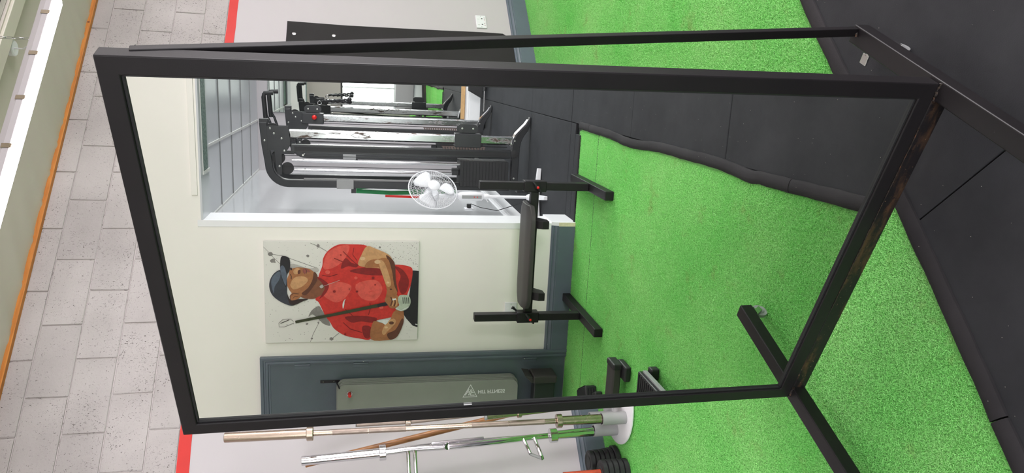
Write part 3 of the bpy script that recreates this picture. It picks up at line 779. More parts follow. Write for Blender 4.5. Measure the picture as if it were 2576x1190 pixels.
# ---------------------------------------------------------------- golfer canvas
cv = thing('golfer_canvas', 'canvas print of a golfer in a red polo and dark cap', 'picture', (XP, 2.55, 1.57))
B().box(.0005, .028, 2.205-2.55, 2.898-2.55, 1.073-1.57, 2.065-1.57).done('canvas', simple('canvas_white', srgb(226, 224, 218), .6, var=.01), cv, bev=.003)
def cp(cx, cy_):
    f = (cx-165)/1430.0
    top = 182+3*(cx-150)/1458; h_ = 915-45*(cx-150)/1458
    return (2.205+(cy_-top)/h_*.693-2.55, 2.065-f*.992-1.57)
LAY = [0]
def shape(name, pts_, col, curved=True, layer=None):
    LAY[0] += 1
    P = pts_
    if curved and len(P) > 3:   # Catmull-Rom smoothing
        Q = []; n_ = len(P)
        for i in range(n_):
            p0, p1, p2, p3 = P[i-1], P[i], P[(i+1) % n_], P[(i+2) % n_]
            for t2 in (0, .25, .5, .75):
                Q.append(tuple(.5*((2*p1[k])+(-p0[k]+p2[k])*t2+(2*p0[k]-5*p1[k]+4*p2[k]-p3[k])*t2*t2+(-p0[k]+3*p1[k]-3*p2[k]+p3[k])*t2**3) for k in (0, 1)))
        P = Q
    bb = B(); vs_ = []
    for c_ in P:
        y_, z_ = cp(*c_); y_ = max(-.3445, min(.3475, y_)); z_ = max(-.4965, min(.4945, z_))
        vs_.append(bb.bm.verts.new((.0282+LAY[0]*.00012, y_, z_)))
    f = bb.bm.faces.new(vs_); f.normal_update()
    if f.normal.x < 0: f.normal_flip()
    bmesh.ops.triangulate(bb.bm, faces=[f])
    me = bpy.data.meshes.new(name)
    bb.bm.to_mesh(me); bb.bm.free(); me.materials.append(col)
    o = bpy.data.objects.new(name, me); COL.objects.link(o); o.parent = cv; return o
def line(name, pts_, w_, col):
    L_, R_ = [], []
    for i, p in enumerate(pts_):
        a, c_ = pts_[max(0, i-1)], pts_[min(len(pts_)-1, i+1)]
        dx, dy = c_[0]-a[0], c_[1]-a[1]; l = math.hypot(dx, dy) or 1
        ww = w_[i] if isinstance(w_, (list, tuple)) else w_
        L_.append((p[0]-dy/l*ww/2, p[1]+dx/l*ww/2)); R_.append((p[0]+dy/l*ww/2, p[1]-dx/l*ww/2))
    return shape(name, L_+R_[::-1], col, False)
RED = flat('print_red', srgb(212, 52, 44)); RED2 = flat('print_light_red', srgb(228, 92, 80)); RED3 = flat('print_dark_red', srgb(140, 26, 26))
SK = flat('print_skin', srgb(172, 112, 70)); SK2 = flat('print_skin_light', srgb(208, 158, 110)); SK3 = flat('print_skin_dark', srgb(98, 56, 38)); SKD = flat('print_shadow', srgb(48, 30, 28))
CAP = flat('print_cap', srgb(54, 58, 68)); CAP2 = flat('print_cap_light', srgb(92, 102, 118)); BLK = flat('print_black', srgb(30, 28, 34))
INK = flat('print_ink', srgb(140, 136, 132)); INK2 = flat('print_pale_ink', srgb(190, 186, 180)); WHT = flat('print_white', srgb(225, 228, 224)); GLV = flat('print_glove', srgb(186, 198, 178)); OLV = flat('print_shaft', srgb(56, 62, 36)); MUR = flat('print_murk', srgb(52, 40, 46))
def body():
    # ink blots
    rnd = random.Random(12)
    for cx, cy_, r in ((228, 297, 20), (655, 225, 16), (590, 1050, 10), (770, 1053, 16), (650, 905, 9), (560, 310, 13), (250, 355, 22), (1272, 902, 9), (1222, 236, 9), (545, 915, 10), (300, 480, 9)):
        shape('ink_blot', [(cx+r*math.cos(a)*rnd.uniform(.8, 1.4), cy_+r*math.sin(a)*rnd.uniform(.7, 1.1)) for a in [PI/4*k for k in range(8)]], INK)
    for l in ([(165, 232), (228, 295), (330, 310), (650, 420)], [(585, 200), (650, 225), (740, 275)], [(575, 1080), (600, 1010), (655, 905)], [(228, 300), (330, 400)], [(770, 1053), (840, 1000)], [(655, 900), (665, 840)]):
        line('ink_line', l, 4, INK)
    shape('ink_splash', [(620, 770), (660, 755), (690, 800), (740, 870), (760, 930), (700, 915), (660, 880), (600, 830), (560, 850), (585, 800)], INK)
    shape('ink_splash', [(380, 400), (430, 380), (560, 420), (640, 410), (650, 450), (520, 450), (440, 430)], INK2)
    bb = B()
    for k in range(650):
        cx, cy_ = rnd.uniform(170, 1590), rnd.uniform(190, 1070)
        if k % 3 == 0: cx = rnd.uniform(1040, 1590); cy_ = rnd.uniform(190, 420)
        r = rnd.choice((2, 2.5, 3, 4.5))
        vs_ = [bb.bm.verts.new((.02835, *cp(cx+r*math.cos(a), cy_+r*math.sin(a)*.8))) for a in (0.3, 1.8, 3.1, 4.7)]
        bb.bm.faces.new(vs_)
    for f in bb.bm.faces:
        f.normal_update()
        if f.normal.x < 0: f.normal_flip()
    me = bpy.data.meshes.new('ink_speckle'); bb.bm.to_mesh(me); bb.bm.free(); me.materials.append(INK)
    o = bpy.data.objects.new('ink_speckle', me); COL.objects.link(o); o.parent = cv; o['kind'] = 'stuff'
    LAY[0] += 3
    shape('trousers', [(1535, 435), (1604, 440), (1602, 940), (1545, 925), (1480, 860), (1440, 800), (1500, 700)], BLK, False)
    shape('shirt', [(655, 495), (690, 400), (700, 330), (745, 265), (830, 215), (930, 210), (1100, 222), (1070, 300), (1020, 385), (1130, 400), (1240, 410), (1370, 385), (1500, 400), (1535, 440), (1520, 560), (1490, 640), (1440, 790), (1340, 850), (1200, 880), (1165, 940), (1140, 1052), (1030, 1045), (900, 1020), (800, 960), (760, 900), (720, 850), (690, 790), (655, 720), (625, 690), (660, 600)], RED)
    shape('shirt_light', [(745, 280), (850, 225), (940, 225), (900, 330), (820, 400), (720, 430), (700, 390)], RED2)
    shape('shirt_light', [(720, 560), (860, 540), (960, 580), (900, 680), (820, 720), (740, 690), (690, 640)], RED2)
    shape('shirt_light', [(1000, 560), (1180, 520), (1250, 600), (1180, 700), (1050, 680)], RED2)
    shape('shirt_fold', [(900, 330), (960, 370), (1020, 385), (1000, 410), (930, 400), (860, 420)], RED3)
    shape('shirt_fold', [(940, 440), (1100, 410), (1280, 430), (1330, 470), (1200, 480), (1060, 470)], RED3)
    shape('shirt_fold', [(1360, 400), (1440, 430), (1500, 520), (1480, 620), (1430, 640), (1400, 560), (1420, 480)], RED3)
    shape('shirt_fold', [(900, 850), (1060, 840), (1200, 860), (1160, 900), (1050, 890), (960, 900)], RED3)
    shape('shirt_fold', [(1060, 940), (1120, 930), (1150, 960), (1130, 1040), (1080, 1030)], RED3)
    for l in ([(880, 270), (960, 345), (1010, 385)], [(800, 330), (900, 370), (980, 400)], [(980, 240), (970, 300), (1010, 350)], [(900, 780), (960, 830), (1000, 870)], [(830, 470), (760, 490), (690, 480)], [(880, 900), (950, 960), (1060, 990)], [(1200, 440), (1260, 480), (1290, 560)], [(1130, 720), (1140, 760), (1120, 830)]):
        line('fold_line', l, 7, RED3)
    SKM = flat('print_skin_mid', srgb(134, 82, 56))
    shape('neck', [(520, 560), (600, 500), (640, 490), (690, 520), (745, 560), (700, 640), (650, 670), (600, 690), (510, 680), (470, 640)], SKM)
    shape('collar', [(640, 495), (700, 520), (750, 570), (720, 640), (660, 690), (690, 640), (710, 580)], RED3)
    shape('head', [(365, 540), (385, 480), (400, 430), (440, 415), (480, 410), (560, 420), (600, 440), (640, 480), (640, 520), (600, 560), (560, 620), (500, 660), (440, 660), (390, 610)], SK)
    shape('cheek', [(400, 560), (440, 500), (520, 490), (560, 520), (520, 570), (460, 600), (420, 600)], SK2)
    shape('jaw_shadow', [(500, 640), (560, 590), (600, 520), (615, 450), (645, 480), (640, 530), (600, 590), (540, 655)], SK3)
    shape('nose', [(430, 440), (455, 415), (485, 420), (490, 445), (460, 470), (435, 465)], SK2)
    shape('nose_shadow', [(470, 440), (490, 430), (492, 460), (470, 468)], SK3)
    shape('lips', [(515, 425), (535, 418), (570, 432), (580, 450), (545, 455), (530, 470), (515, 450)], flat('print_lips', srgb(150, 84, 72)))
    line('mouth', [(538, 422), (548, 440), (545, 465)], 4, SKD)
    line('eye', [(402, 470), (410, 490), (408, 515)], 7, SKD)
    shape('eye', [(400, 418), (412, 412), (418, 430), (405, 435)], SKD)
    shape('ear', [(395, 660), (420, 635), (460, 628), (500, 640), (490, 670), (450, 700), (405, 705)], SK)
    line('ear_rim', [(400, 700), (395, 665), (425, 640), (475, 645)], 6, SK3)
    line('ear_rim', [(420, 685), (440, 665), (470, 670)], 5, SK3)
    shape('cap', [(212, 590), (220, 520), (260, 460), (320, 430), (360, 470), (372, 560), (370, 640), (400, 700), (440, 740), (390, 748), (310, 715), (240, 660)], CAP)
    shape('cap_light', [(230, 560), (240, 500), (290, 450), (315, 460), (300, 520), (260, 580), (250, 640)], CAP2)
    shape('cap_hair', [(370, 640), (400, 700), (480, 690), (560, 690), (500, 715), (440, 742), (390, 730)], SKD)
    shape('cap_brim', [(318, 330), (345, 310), (385, 322), (400, 350), (398, 430), (372, 480), (362, 585), (330, 520), (312, 430)], BLK)
    shape('brim_light', [(318, 400), (345, 400), (368, 470), (360, 570), (335, 520), (315, 450)], CAP2)
    # arms
    shape('upper_arm', [(1100, 225), (1180, 245), (1300, 295), (1345, 350), (1360, 400), (1290, 440), (1210, 415), (1110, 410), (1020, 385), (1050, 300)], SK2)
    shape('arm_shade', [(1120, 350), (1200, 340), (1230, 400), (1140, 412), (1080, 405)], SK)
    shape('arm_dark', [(1280, 300), (1345, 345), (1368, 400), (1375, 520), (1395, 620), (1360, 600), (1340, 480), (1310, 380)], SK3)
    shape('forearm', [(1200, 350), (1290, 330), (1335, 430), (1360, 560), (1390, 640), (1320, 700), (1280, 690), (1290, 600), (1250, 480)], SK)
    shape('forearm_light', [(1210, 350), (1260, 360), (1310, 470), (1330, 560), (1290, 570), (1240, 450)], SK2)
    shape('lower_arm', [(1165, 890), (1240, 900), (1320, 880), (1360, 800), (1440, 770), (1460, 850), (1440, 940), (1380, 1030), (1320, 1055), (1145, 1050)], SK)
    shape('elbow_dark', [(1300, 1000), (1380, 960), (1440, 860), (1455, 900), (1400, 1020), (1330, 1052)], SK3)
    shape('lower_arm_light', [(1250, 980), (1290, 900), (1360, 860), (1380, 900), (1310, 970), (1270, 1010)], SK2)
    shape('arm_gap', [(1205, 880), (1310, 872), (1285, 915), (1250, 900)], WHT)
    # club
    for l in ((1060, 330, 22), (1200, 360, 24), (1300, 540, 12), (1330, 600, 10), (1340, 900, 20), (1290, 940, 14)):
        shape('skin_dab', [(l[0]+l[2]*math.cos(a)*1.2, l[1]+l[2]*math.sin(a)*.7) for a in [PI/3*k for k in range(6)]], flat('print_skin_pale', srgb(226, 188, 146)) if l[0] < 1310 else SK3)
    for l in ((1000, 500, 16), (1010, 620, 12), (940, 598, 6), (1160, 500, 14), (1060, 560, 18), (1180, 560, 8), (860, 300, 8), (740, 450, 22), (800, 620, 14), (1150, 640, 24), (1240, 760, 20), (900, 1005, 10)):
        shape('paint_spot', [(l[0]+l[2]*math.cos(a), l[1]+l[2]*math.sin(a)*.8) for a in [PI/4*k for k in range(8)]], RED3 if l[2] < 15 else RED2)
    line('club_shaft', [(440, 895), (800, 825), (1215, 742)], [24, 26, 30], OLV)
    line('club_grip', [(1205, 745), (1340, 716), (1470, 690)], [30, 34, 38], BLK)
    line('club_head', [(425, 890), (395, 868), (330, 870), (290, 905), (292, 940), (340, 940), (425, 905)], 5, INK)
    line('club_head_mark', [(305, 908), (385, 875)], 6, SKD)
    shape('hand', [(1270, 690), (1310, 650), (1360, 640), (1400, 660), (1410, 720), (1380, 765), (1330, 765), (1300, 735)], SK)
    for q in range(4): line('finger', [(1330+q*18, 668+q*6), (1345+q*14, 700+q*8), (1330+q*16, 745+q*2)], 13, SK2 if q % 2 else SK3)
    line('ring', [(1345, 690), (1380, 684)], 14, WHT)
    shape('glove', [(1410, 655), (1470, 648), (1510, 665), (1520, 720), (1490, 770), (1430, 792), (1375, 770), (1410, 740), (1400, 700)], GLV)
    for q in range(4): line('glove_seam', [(1445+q*18, 670), (1450+q*18, 725)], 6, BLK)
    line('glove_edge', [(1380, 765), (1430, 788), (1500, 755)], 8, WHT)
    # shirt emblem: a small white curved tick
    shape('emblem', [(878, 768), (876, 735), (885, 705), (904, 685), (895, 710), (893, 735), (884, 768)], WHT)
    shape('ink_blot', [(665, 575), (690, 558), (700, 580), (680, 592)], INK2)
    line('ink_line', [(695, 575), (850, 520)], 3, INK2)
    line('waist_mark', [(1570, 908), (1592, 912)], 8, WHT)
body()

# ---------------------------------------------------------------- door with frame, hinges
dr = empty_structure('door_1')
B().box(XP+.001, XP+.010, 3.060, 3.895, .008, 2.045).done('door_leaf', M['slate_door'], dr, bev=.002)
fy0, fy1, fz = 3.0, 3.955, 2.105
for nm, (a, c, h_) in {'outer': (0, .02, .030), 'step': (.02, .034, .022), 'inner': (.034, .05, .026), 'stop': (.05, .063, .015)}.items():
    B().prism([(fy0+a, 0), (fy0+c, 0), (fy0+c, fz-c), (fy1-c, fz-c), (fy1-c, 0), (fy1-a, 0), (fy1-a, fz-a), (fy0+a, fz-a)], 0, XP+.0005, XP+h_).done('architrave', M['slate'], dr, bev=.002)
for z_ in (1.835, 1.45, .27):
    B().disc((XP+.018, 3.062, z_-.05), (0, 0, 1), [(.006, 0), (.006, .1), (0, .1)], 12).box(XP+.0102, XP+.013, 3.065, 3.09, z_-.05, z_+.05).done('hinge', M['slate'], dr, bev=.0005)
hk = thing('coat_hook', 'black hook strip screwed to the slate door above the mats', 'hook', (XP+.011, 3.19, 1.62))
B().box(0, .004, -.010, .010, -.03, .10).done('plate', M['black_rubber'], hk, bev=.001)
B().tube([(.004, 0, .0), (.03, 0, -.01), (.12, 0, -.03)], .005, 10).done('peg', M['black_rubber'], hk, smooth=True)
for z_ in (.01, .08): B().ball((.005, 0, z_), .004, 8).done('screw', M['zinc'], hk)
pg = thing('door_peg', 'red-tipped peg through the eyelet of the hanging mats', 'peg', (XP+.0105, 3.245, 1.525))
B().tube([(0, 0, 0), (.10, 0, .0)], .008, 12).done('rod', M['zinc'], pg, smooth=True)
B().tube([(.09, 0, 0), (.135, -.003, -.002)], .011, 14).done('tip', M['red_plastic'], pg, smooth=True)
# exercise mats hanging on the door
def mat_outline(w_, h_, r):
    P = []
    for cx, cy_, a0 in ((w_-r, h_-r, 0), (r, h_-r, 90), (r, r, 180), (w_-r, r, 270)):
        for k in range(7): a = math.radians(a0+15*k); P.append((cx+r*math.cos(a), cy_+r*math.sin(a)))
    return P
mlabels = ['front grey exercise mat of the hanging stack, with a white triangle emblem', 'second grey exercise mat behind the front one', 'third grey exercise mat of the stack on the door', 'fourth grey exercise mat of the stack on the door', 'rearmost grey exercise mat, flat against the slate door']
for k in range(5):
    x_ = XP+.095-.0155*k
    dy, dz = (-.000, -.004, -.010, -.013, -.016)[k], (0, .006, -.005, .008, .002)[k]
    t = thing('exercise_mat', mlabels[k], 'exercise mat', (x_, 3.183+dy, .365+dz), 'exercise mats hanging on the door')
    P = mat_outline(.58, 1.24, .05)
    # bore for the peg
    B().prism(P, 0, -.006, .006).done('foam_sheet', M['mat_cloth'], t, bev=.002)
    if k == 0:
        B().ring((.0065, 3.245-3.183, 1.16), (1, 0, 0), .016, .0035, 24, 6).done('eyelet', M['zinc'], t, smooth=True)
        def text(s_, size, y_, z_, nm):
            cu = bpy.data.curves.new(nm, 'FONT'); cu.body = s_; cu.size = size; cu.extrude = .0002; cu.offset = size*.024
            tmp = bpy.data.objects.new(nm, cu); COL.objects.link(tmp); bpy.context.view_layer.update()
            me = bpy.data.meshes.new_from_object(tmp); COL.objects.unlink(tmp); bpy.data.objects.remove(tmp)
            me.materials.append(M['white_gloss'])
            o = bpy.data.objects.new(nm, me); COL.objects.link(o); o.parent = t
            # reads downwards, letter tops towards +Y
            mm = Matrix(((0, 0, 1, 0), (0, 1, 0, 0), (-1, 0, 0, 0), (0, 0, 0, 1)))
            o.matrix_local = Matrix.Translation((.0064, y_, z_)) @ mm
            return o
        text('HIT FITNESS', .036, 3.255-3.183, .650-.365, 'lettering')
        # emblem: outlined triangle with slanting bars inside
        def emb(pts_): B().prism(pts_, 0, .0061, .0066).done('emblem', M['white_gloss'], t)
        A_, B_, C_ = (3.208-3.183, .702-.365), (3.305-3.183, .756-.365), (3.305-3.183, .652-.365)
        g = lambda p, f: ((p[0]-(A_[0]+B_[0]+C_[0])/3)*f+(A_[0]+B_[0]+C_[0])/3, (p[1]-(A_[1]+B_[1]+C_[1])/3)*f+(A_[1]+B_[1]+C_[1])/3)
        tri = (A_, B_, C_)
        for q in range(3):
            p, p2 = tri[q], tri[(q+1) % 3]; emb([p, p2, g(p2, .86), g(p, .86)])
        # slanting H and C strokes
        def st(p, q, w_=.006): 
            d = Vector((q[0]-p[0], q[1]-p[1])).normalized(); n_ = Vector((-d.y, d.x))*w_/2
            emb([(p[0]+n_.x, p[1]+n_.y), (p[0]-n_.x, p[1]-n_.y), (q[0]-n_.x, q[1]-n_.y), (q[0]+n_.x, q[1]+n_.y)])
        oy, oz = 3.183, .365
        st((3.290-oy, .737-oz), (3.244-oy, .712-oz)); st((3.290-oy, .715-oz), (3.244-oy, .696-oz)); st((3.268-oy, .725-oz), (3.262-oy, .703-oz))
        st((3.254-oy, .690-oz), (3.290-oy, .704-oz)); st((3.290-oy, .704-oz), (3.291-oy, .672-oz)); st((3.266-oy, .694-oz), (3.272-oy, .678-oz))

# ---------------------------------------------------------------- low adjustable bench on the turf
bn = thing('adjustable_bench', 'low black bench with a long pad slung between two posts', 'bench', (-1.75, 2.18, 0))
for s_, y_ in ((-1, 1.757-2.18), (1, 2.605-2.18)):
    B().box(-.40, .34, y_-.027, y_+.027, .006, .06).done('foot', M['coat'], bn, bev=.004)
    B().box(-.027, .027, y_-.024, y_+.024, .061, .75).done('post', M['coat'], bn, bev=.004)
    B().box(-.036, .036, y_-.034, y_+.034, .335, .475).done('sleeve', M['coat'], bn, bev=.004)
    kb = B().disc((.037, y_, .40), (1, 0, 0), [(.013, 0), (.013, .02), (.01, .024), (0, .024)], 16).done('knob_boss', M['black_rubber'], bn, smooth=True)
    B().tube([(.058, y_-.032, .425), (.066, y_, .40), (.058, y_+.03, .372)], [.006, .009, .006], 10).done('wing_lever', M['black_rubber'], kb, smooth=True)
    B().ball((.074, y_, .398), .009, 10).done('red_button', M['red_plastic'], kb, smooth=True)
    if s_ > 0: B().tube([(-.02, y_-.03, .47), (-.02, y_-.055, .50)], [.006, .009], 8).done('pull_pin', M['black_rubber'], bn, smooth=True)
B().box(-.025, .025, 1.792-2.18, 2.570-2.18, .378, .428).done('cross_bar', M['coat'], bn, bev=.003)
for y_ in (1.975-2.18, 2.43-2.18):
    B().prism([(-.02, .43), (.115, .43), (.155, .375), (.155, .335), (.09, .335), (.02, .39)], 1, y_-.025, y_+.025).done('pad_bracket', M['coat'], bn, bev=.003)
pp = []
for i in range(15):
    u_ = -1+2*i/14; pp.append((u_*.155, .462-.022*max(0, abs(u_)-.45)**1.3*1.4))
th = .030
bb = B(); y0, y1 = 1.865-2.18, 2.525-2.18
rings = []
for y_, sc_ in ((y0+.0, .62), (y0+.045, .93), (y0+.09, 1), (y1-.09, 1), (y1-.045, .93), (y1, .62)):
    rings.append([bb.bm.verts.new((a*sc_, y_, z)) for a, z in pp]+[bb.bm.verts.new((a*sc_, y_, z-th)) for a, z in pp[::-1]])
k_ = len(rings[0])
for r0, r1 in zip(rings, rings[1:]):
    for j in range(k_): bb.bm.faces.new((r0[j], r0[(j+1) % k_], r1[(j+1) % k_], r1[j]))
bb.bm.faces.new(rings[0]); bb.bm.faces.new(rings[-1][::-1])
bb.done('seat_pad', M['pad'], bn, bev=.004, smooth=True)

# ---------------------------------------------------------------- black kit near the door
t = thing('step_riser', 'black box riser with a flared lip leaning by the slate door', 'riser', (-2.02, 3.165, 0))
B().box(-.045, .045, .0, .50, .12, .27).done('body', M['black_frame'], t, bev=.008)
B().prism([(-.005, .285), (.05, .285), (.05, .115), (-.005, .115)], 0, -.075, .075).rot(Matrix.Translation((0, -.045, 0))).done('end_cap', M['pad'], t, bev=.01)
B().prism([(-.045, .29), (.0, .28), (.0, .296), (-.055, .345)], 0, -.07, .07).done('flared_lip', M['pad'], t, bev=.004)
for y_ in (.32, .44): B().box(-.035, .035, y_-.03, y_+.03, .008, .121).done('foot', M['black_frame'], t, bev=.004)
t = thing('step_platform', 'long black padded beam standing on a rubber foot on the turf', 'platform', (-1.0, 2.62, 0))
B().box(-.06, .05, .0, .60, .045, .092).done('beam', M['pad'], t, bev=.008)
B().box(-.064, .054, -.006, .03, .041, .096).done('end_cap', M['black_rubber'], t, bev=.009)
B().box(-.03, .10, -.006, .08, .009, .044).done('foot', M['black_rubber'], t, bev=.008)
B().box(-.03, .10, .48, .57, .009, .044).done('foot', M['black_rubber'], t, bev=.008)
t = thing('ribbed_block', 'black ribbed step block with a pale grey rail, nearest the mirror frame', 'step', (-.60, 2.50, 0))
B().box(0, .42, 0, .42, .055, .098).done('body', M['black_frame'], t, bev=.005)
for k in range(17): B().box(.012+k*.024, .024+k*.024, .01, .41, .0981, .1015).done('rib', M['black_rubber'], t)
B().box(.02, .40, -.012, -.0005, .060, .082).done('rail', M['grey_plastic'], t, bev=.002)
B().box(.012, .06, -.03, .03, .009, .0545).done('foot', M['black_rubber'], t, bev=.008)
B().box(.34, .39, -.03, .03, .009, .0545).done('foot', M['black_rubber'], t, bev=.008)
B().box(.02, .38, .36, .41, .009, .0545).done('foot', M['black_rubber'], t, bev=.008)
t = thing('ribbed_end_block', 'small black grooved block lying skewed behind the long beam', 'step', (-1.60, 3.06, 0), None, -.56)
B().box(0, .19, 0, .36, .009, .085).done('body', M['black_frame'], t, bev=.01)
for k in range(4): B().box(.195+k*.0, .201, .02, .34, .018+k*.017, .028+k*.017).box(.02+k*.04, .045+k*.04, -.004, .0, .015, .08).done('rib', M['black_rubber'], t, bev=.001)
B().box(.23, .30, .05, .3, .009, .06).done('foot', M['black_rubber'], t, bev=.01)
B().box(.19, .235, .08, .12, .02, .05).done('link', M['zinc'], t, bev=.003)

# ---------------------------------------------------------------- cable machine in the alcove
cm = thing('cable_machine', 'twin-column black and chrome cable machine against the alcove wall', 'gym machine', (-4.7, 1.9, 0))
O_ = Vector((-4.7, 1.9, 0))
def stadium(yc, z0, z1, r):
    P = []
    for k in range(13): a = PI*k/12; P.append((yc+r*math.cos(a), z1-r+r*math.sin(a)))
    for k in range(13): a = PI+PI*k/12; P.append((yc+r*math.cos(a), z0+r+r*math.sin(a)))
    return P
def off(o): o.location = Vector(o.location)-O_; return o
def tower(x, zc, knob):
    p = cm
    def part(bb, name, mat, **k): return off(bb.done(name, mat, p, **k))
    for dx, s_ in ((.0, 1), (-.36, .86)):
        arc = [(2.075-.155+.155*math.sin(a), 2.205-.155+.155*math.cos(a)) for a in [PI/2*k/8 for k in range(9)]]
        pts_ = [(x+dx, 1.575 if dx == 0 else 1.80, 2.245), (x+dx, 1.75 if dx == 0 else 1.84, 2.23)]+[(x+dx, a, c) for a, c in arc]+[(x+dx, 2.075, .17)]
        part(B().tube(pts_, .031 if dx == 0 else .026, sq=True, up=(0, 0, 1)), 'rear_frame', M['black_frame'], bev=.006, smooth=True)
    part(B().box(x-.025, x+.025, 1.545, 1.60, 2.205, 2.275), 'beam_cap', M['black_frame'], bev=.004)
    g = B().prism([(1.60, 2.215), (1.60, 2.05), (1.665, 2.03), (1.745, 2.03), (1.80, 2.06), (1.80, 2.0), (1.83, 2.0), (1.83, 2.10), (2.0, 2.10), (2.0, 2.14), (1.80, 2.16), (1.80, 2.215)], 0, x+.027, x+.033)
    part(g, 'gusset_plate', M['black_frame'], bev=.001)
    part(B().prism([(1.60, 2.215), (1.60, 2.05), (1.665, 2.03), (1.75, 2.03), (1.80, 2.06), (1.80, 2.215)], 0, x-.033, x-.027), 'gusset_plate', M['black_frame'], bev=.001)
    for (y_, z_) in ((1.62, 2.19), (1.70, 2.10), (1.66, 2.16), (1.72, 2.235), (1.80, 2.08), (1.93, 2.12)):
        part(B().disc((x+.033, y_, z_), (1, 0, 0), [(.009, 0), (.009, .004), (.004, .007), (0, .007)], 14), 'bolt', M['bolt'], smooth=True)
    for (y_, z_, r) in ((1.635, 2.17, .055), (1.865, 2.13, .052), (1.95, 2.06, .050)):
        part(B().disc((x-.012, y_, z_), (1, 0, 0), [(.008, 0), (r, 0), (r-.008, .008), (r-.008, .014), (r, .022), (.008, .022)], 32), 'pulley', M['black_rubber'], smooth=True)
    part(B().box(x-.033, x+.033, 1.625, 1.700, .13, 2.05), 'chrome_column', M['worn_chrome'], bev=.012, seg=1)
    hl = B()
    for k in range(14): hl.disc((x, 1.6247, .5+k*.105), (0, -1, 0), [(.008, 0), (.008, .0006), (0, .0006)], 10)
    part(hl, 'peg_hole', M['black_rubber'])
    part(B().box(x-.03, x+.03, 1.748, 1.818, .15, 2.03), 'black_column', M['black_frame'], bev=.006)
    part(B().box(x+.0305, x+.034, 1.765, 1.800, .2, 2.0), 'column_groove', M['black_rubber'])
    for y_, dx in ((1.875, .05), (1.895, -.09), (1.965, -.02)):
        part(B().tube([(x+dx, y_, .20), (x+dx, y_, 2.02)], .0125, 14), 'guide_rod', M['chrome'], smooth=True)
    for y_, dx in ((1.845, -.02), (1.93, .01), (1.72, .0)):
        part(B().tube([(x+dx, y_, .55 if y_ > 1.8 else .2), (x+dx, y_, 2.1)], .003, 8), 'cable', M['black_rubber'], smooth=True)
    part(B().tube([(x-.16, 1.83, 1.93), (x+.07, 1.83, 1.93)], .008, 8), 'stop_bar', M['bolt'], smooth=True)
    part(B().box(x-.01, x+.01, 2.03, 2.046, .7, 1.93), 'grey_rail', M['tube_grey'], bev=.002)
    part(B().box(x-.02, x+.036, 2.035, 2.112, 1.52, 1.66), 'rail_bracket', M['tube_grey'], bev=.002)
    part(B().box(x-.02, x+.02, 2.106, 2.15, 1.50, 1.54), 'rear_lug', M['black_frame'], bev=.002)
    # weight stack: every plate on its own
    pl = None
    for k in range(15):
        bb = B().box(x-.15, x+.075, 1.845, 2.065, .195+k*.0283, .195+k*.0283+.0276)
        o = part(bb, 'weight_plate', M['black_rubber'], bev=.001)
    part(B().box(x-.06, x+.0, 1.92, 1.98, .62, .68), 'selector_head', M['black_frame'], bev=.004)
    hs = B()
    for k in range(15): hs.disc((x+.0752, 2.02, .208+k*.0283), (1, 0, 0), [(.004, 0), (.004, .0005), (0, .0005)], 8)
    part(hs, 'selector_hole', M['wall_mat'])
    # toothed strip
    rk = B().box(x+.02, x+.03, 1.722, 1.728, .40, .78)
    for k in range(15): rk.prism([(1.728, .405+k*.025), (1.748, .405+k*.025), (1.748, .419+k*.025), (1.728, .424+k*.025)], 0, x+.015, x+.033)
    part(rk, 'toothed_strip', simple('brown_steel_%d' % int(-x), srgb(98, 84, 80), .5), bev=.0)
    # sliding carriage and swivel pulley
    c0 = zc
    part(B().box(x-.05, x+.05, 1.61, 1.728, c0-.115, c0+.115), 'carriage', M['black_frame'], bev=.006)
    part(B().tube([(x, 1.602, c0-.07), (x, 1.602, c0+.07)], .009, 12), 'swivel_pin', M['bolt'], smooth=True)
    h0 = part(B().prism(stadium(1.575-.005, c0-.09, c0+.095, .038), 0, x+.012, x+.018).prism(stadium(1.575-.005, c0-.09, c0+.095, .038), 0, x-.018, x-.012), 'pulley_housing', M['black_frame'], bev=.001)
    for dz in (-.045, .05):
        part(B().disc((x-.011, 1.568, c0+dz), (1, 0, 0), [(.004, 0), (.034, 0), (.028, .008), (.028, .014), (.034, .022), (.004, .022)], 24), 'pulley', M['black_rubber'], smooth=True)
        part(B().disc((x+.018, 1.568, c0+dz), (1, 0, 0), [(.008, 0), (.008, .005), (0, .006)], 12), 'bolt', M['bolt'], smooth=True)
    if knob:
        part(B().tube([(x+.05, 1.66, c0-.02), (x+.085, 1.655, c0-.02)], .006, 8), 'knob_stem', M['bolt'])
        part(B().ball((x+.105, 1.652, c0-.02), .026, 16), 'red_knob', M['red_plastic'], smooth=True)
    # foot: low beam with a chrome nose curving to the floor
    ft = [(x, 2.10, .13), (x, 1.72, .125), (x, 1.66, .115), (x, 1.60, .085), (x, 1.55, .045), (x, 1.50, .018), (x, 1.45, .010)]
    part(B().tube(ft, [(.032, .034), (.032, .034), (.032, .034), (.03, .032), (.026, .030), (.012, .028), (.006, .026)], sq=True, up=(0, 0, 1)), 'foot_beam', M['black_frame'], bev=.004, smooth=True)
    up_ = [(x, 1.71, .166), (x, 1.655, .156), (x, 1.60, .127), (x, 1.555, .086), (x, 1.515, .048), (x, 1.475, .026)]
    part(B().tube(up_, [(.008, .038), (.008, .038), (.008, .037), (.008, .036), (.008, .034), (.006, .028)], sq=True, up=(0, 0, 1)), 'foot_cover', M['chrome'], smooth=True)
    part(B().disc((x, 1.455, .0165), (0, 0, 1), [(.006, 0), (.006, .003), (0, .003)], 10), 'bolt', M['bolt'])
    part(B().box(x-.04, x+.04, 2.03, 2.12, .002, .10), 'rear_foot', M['black_frame'], bev=.004)
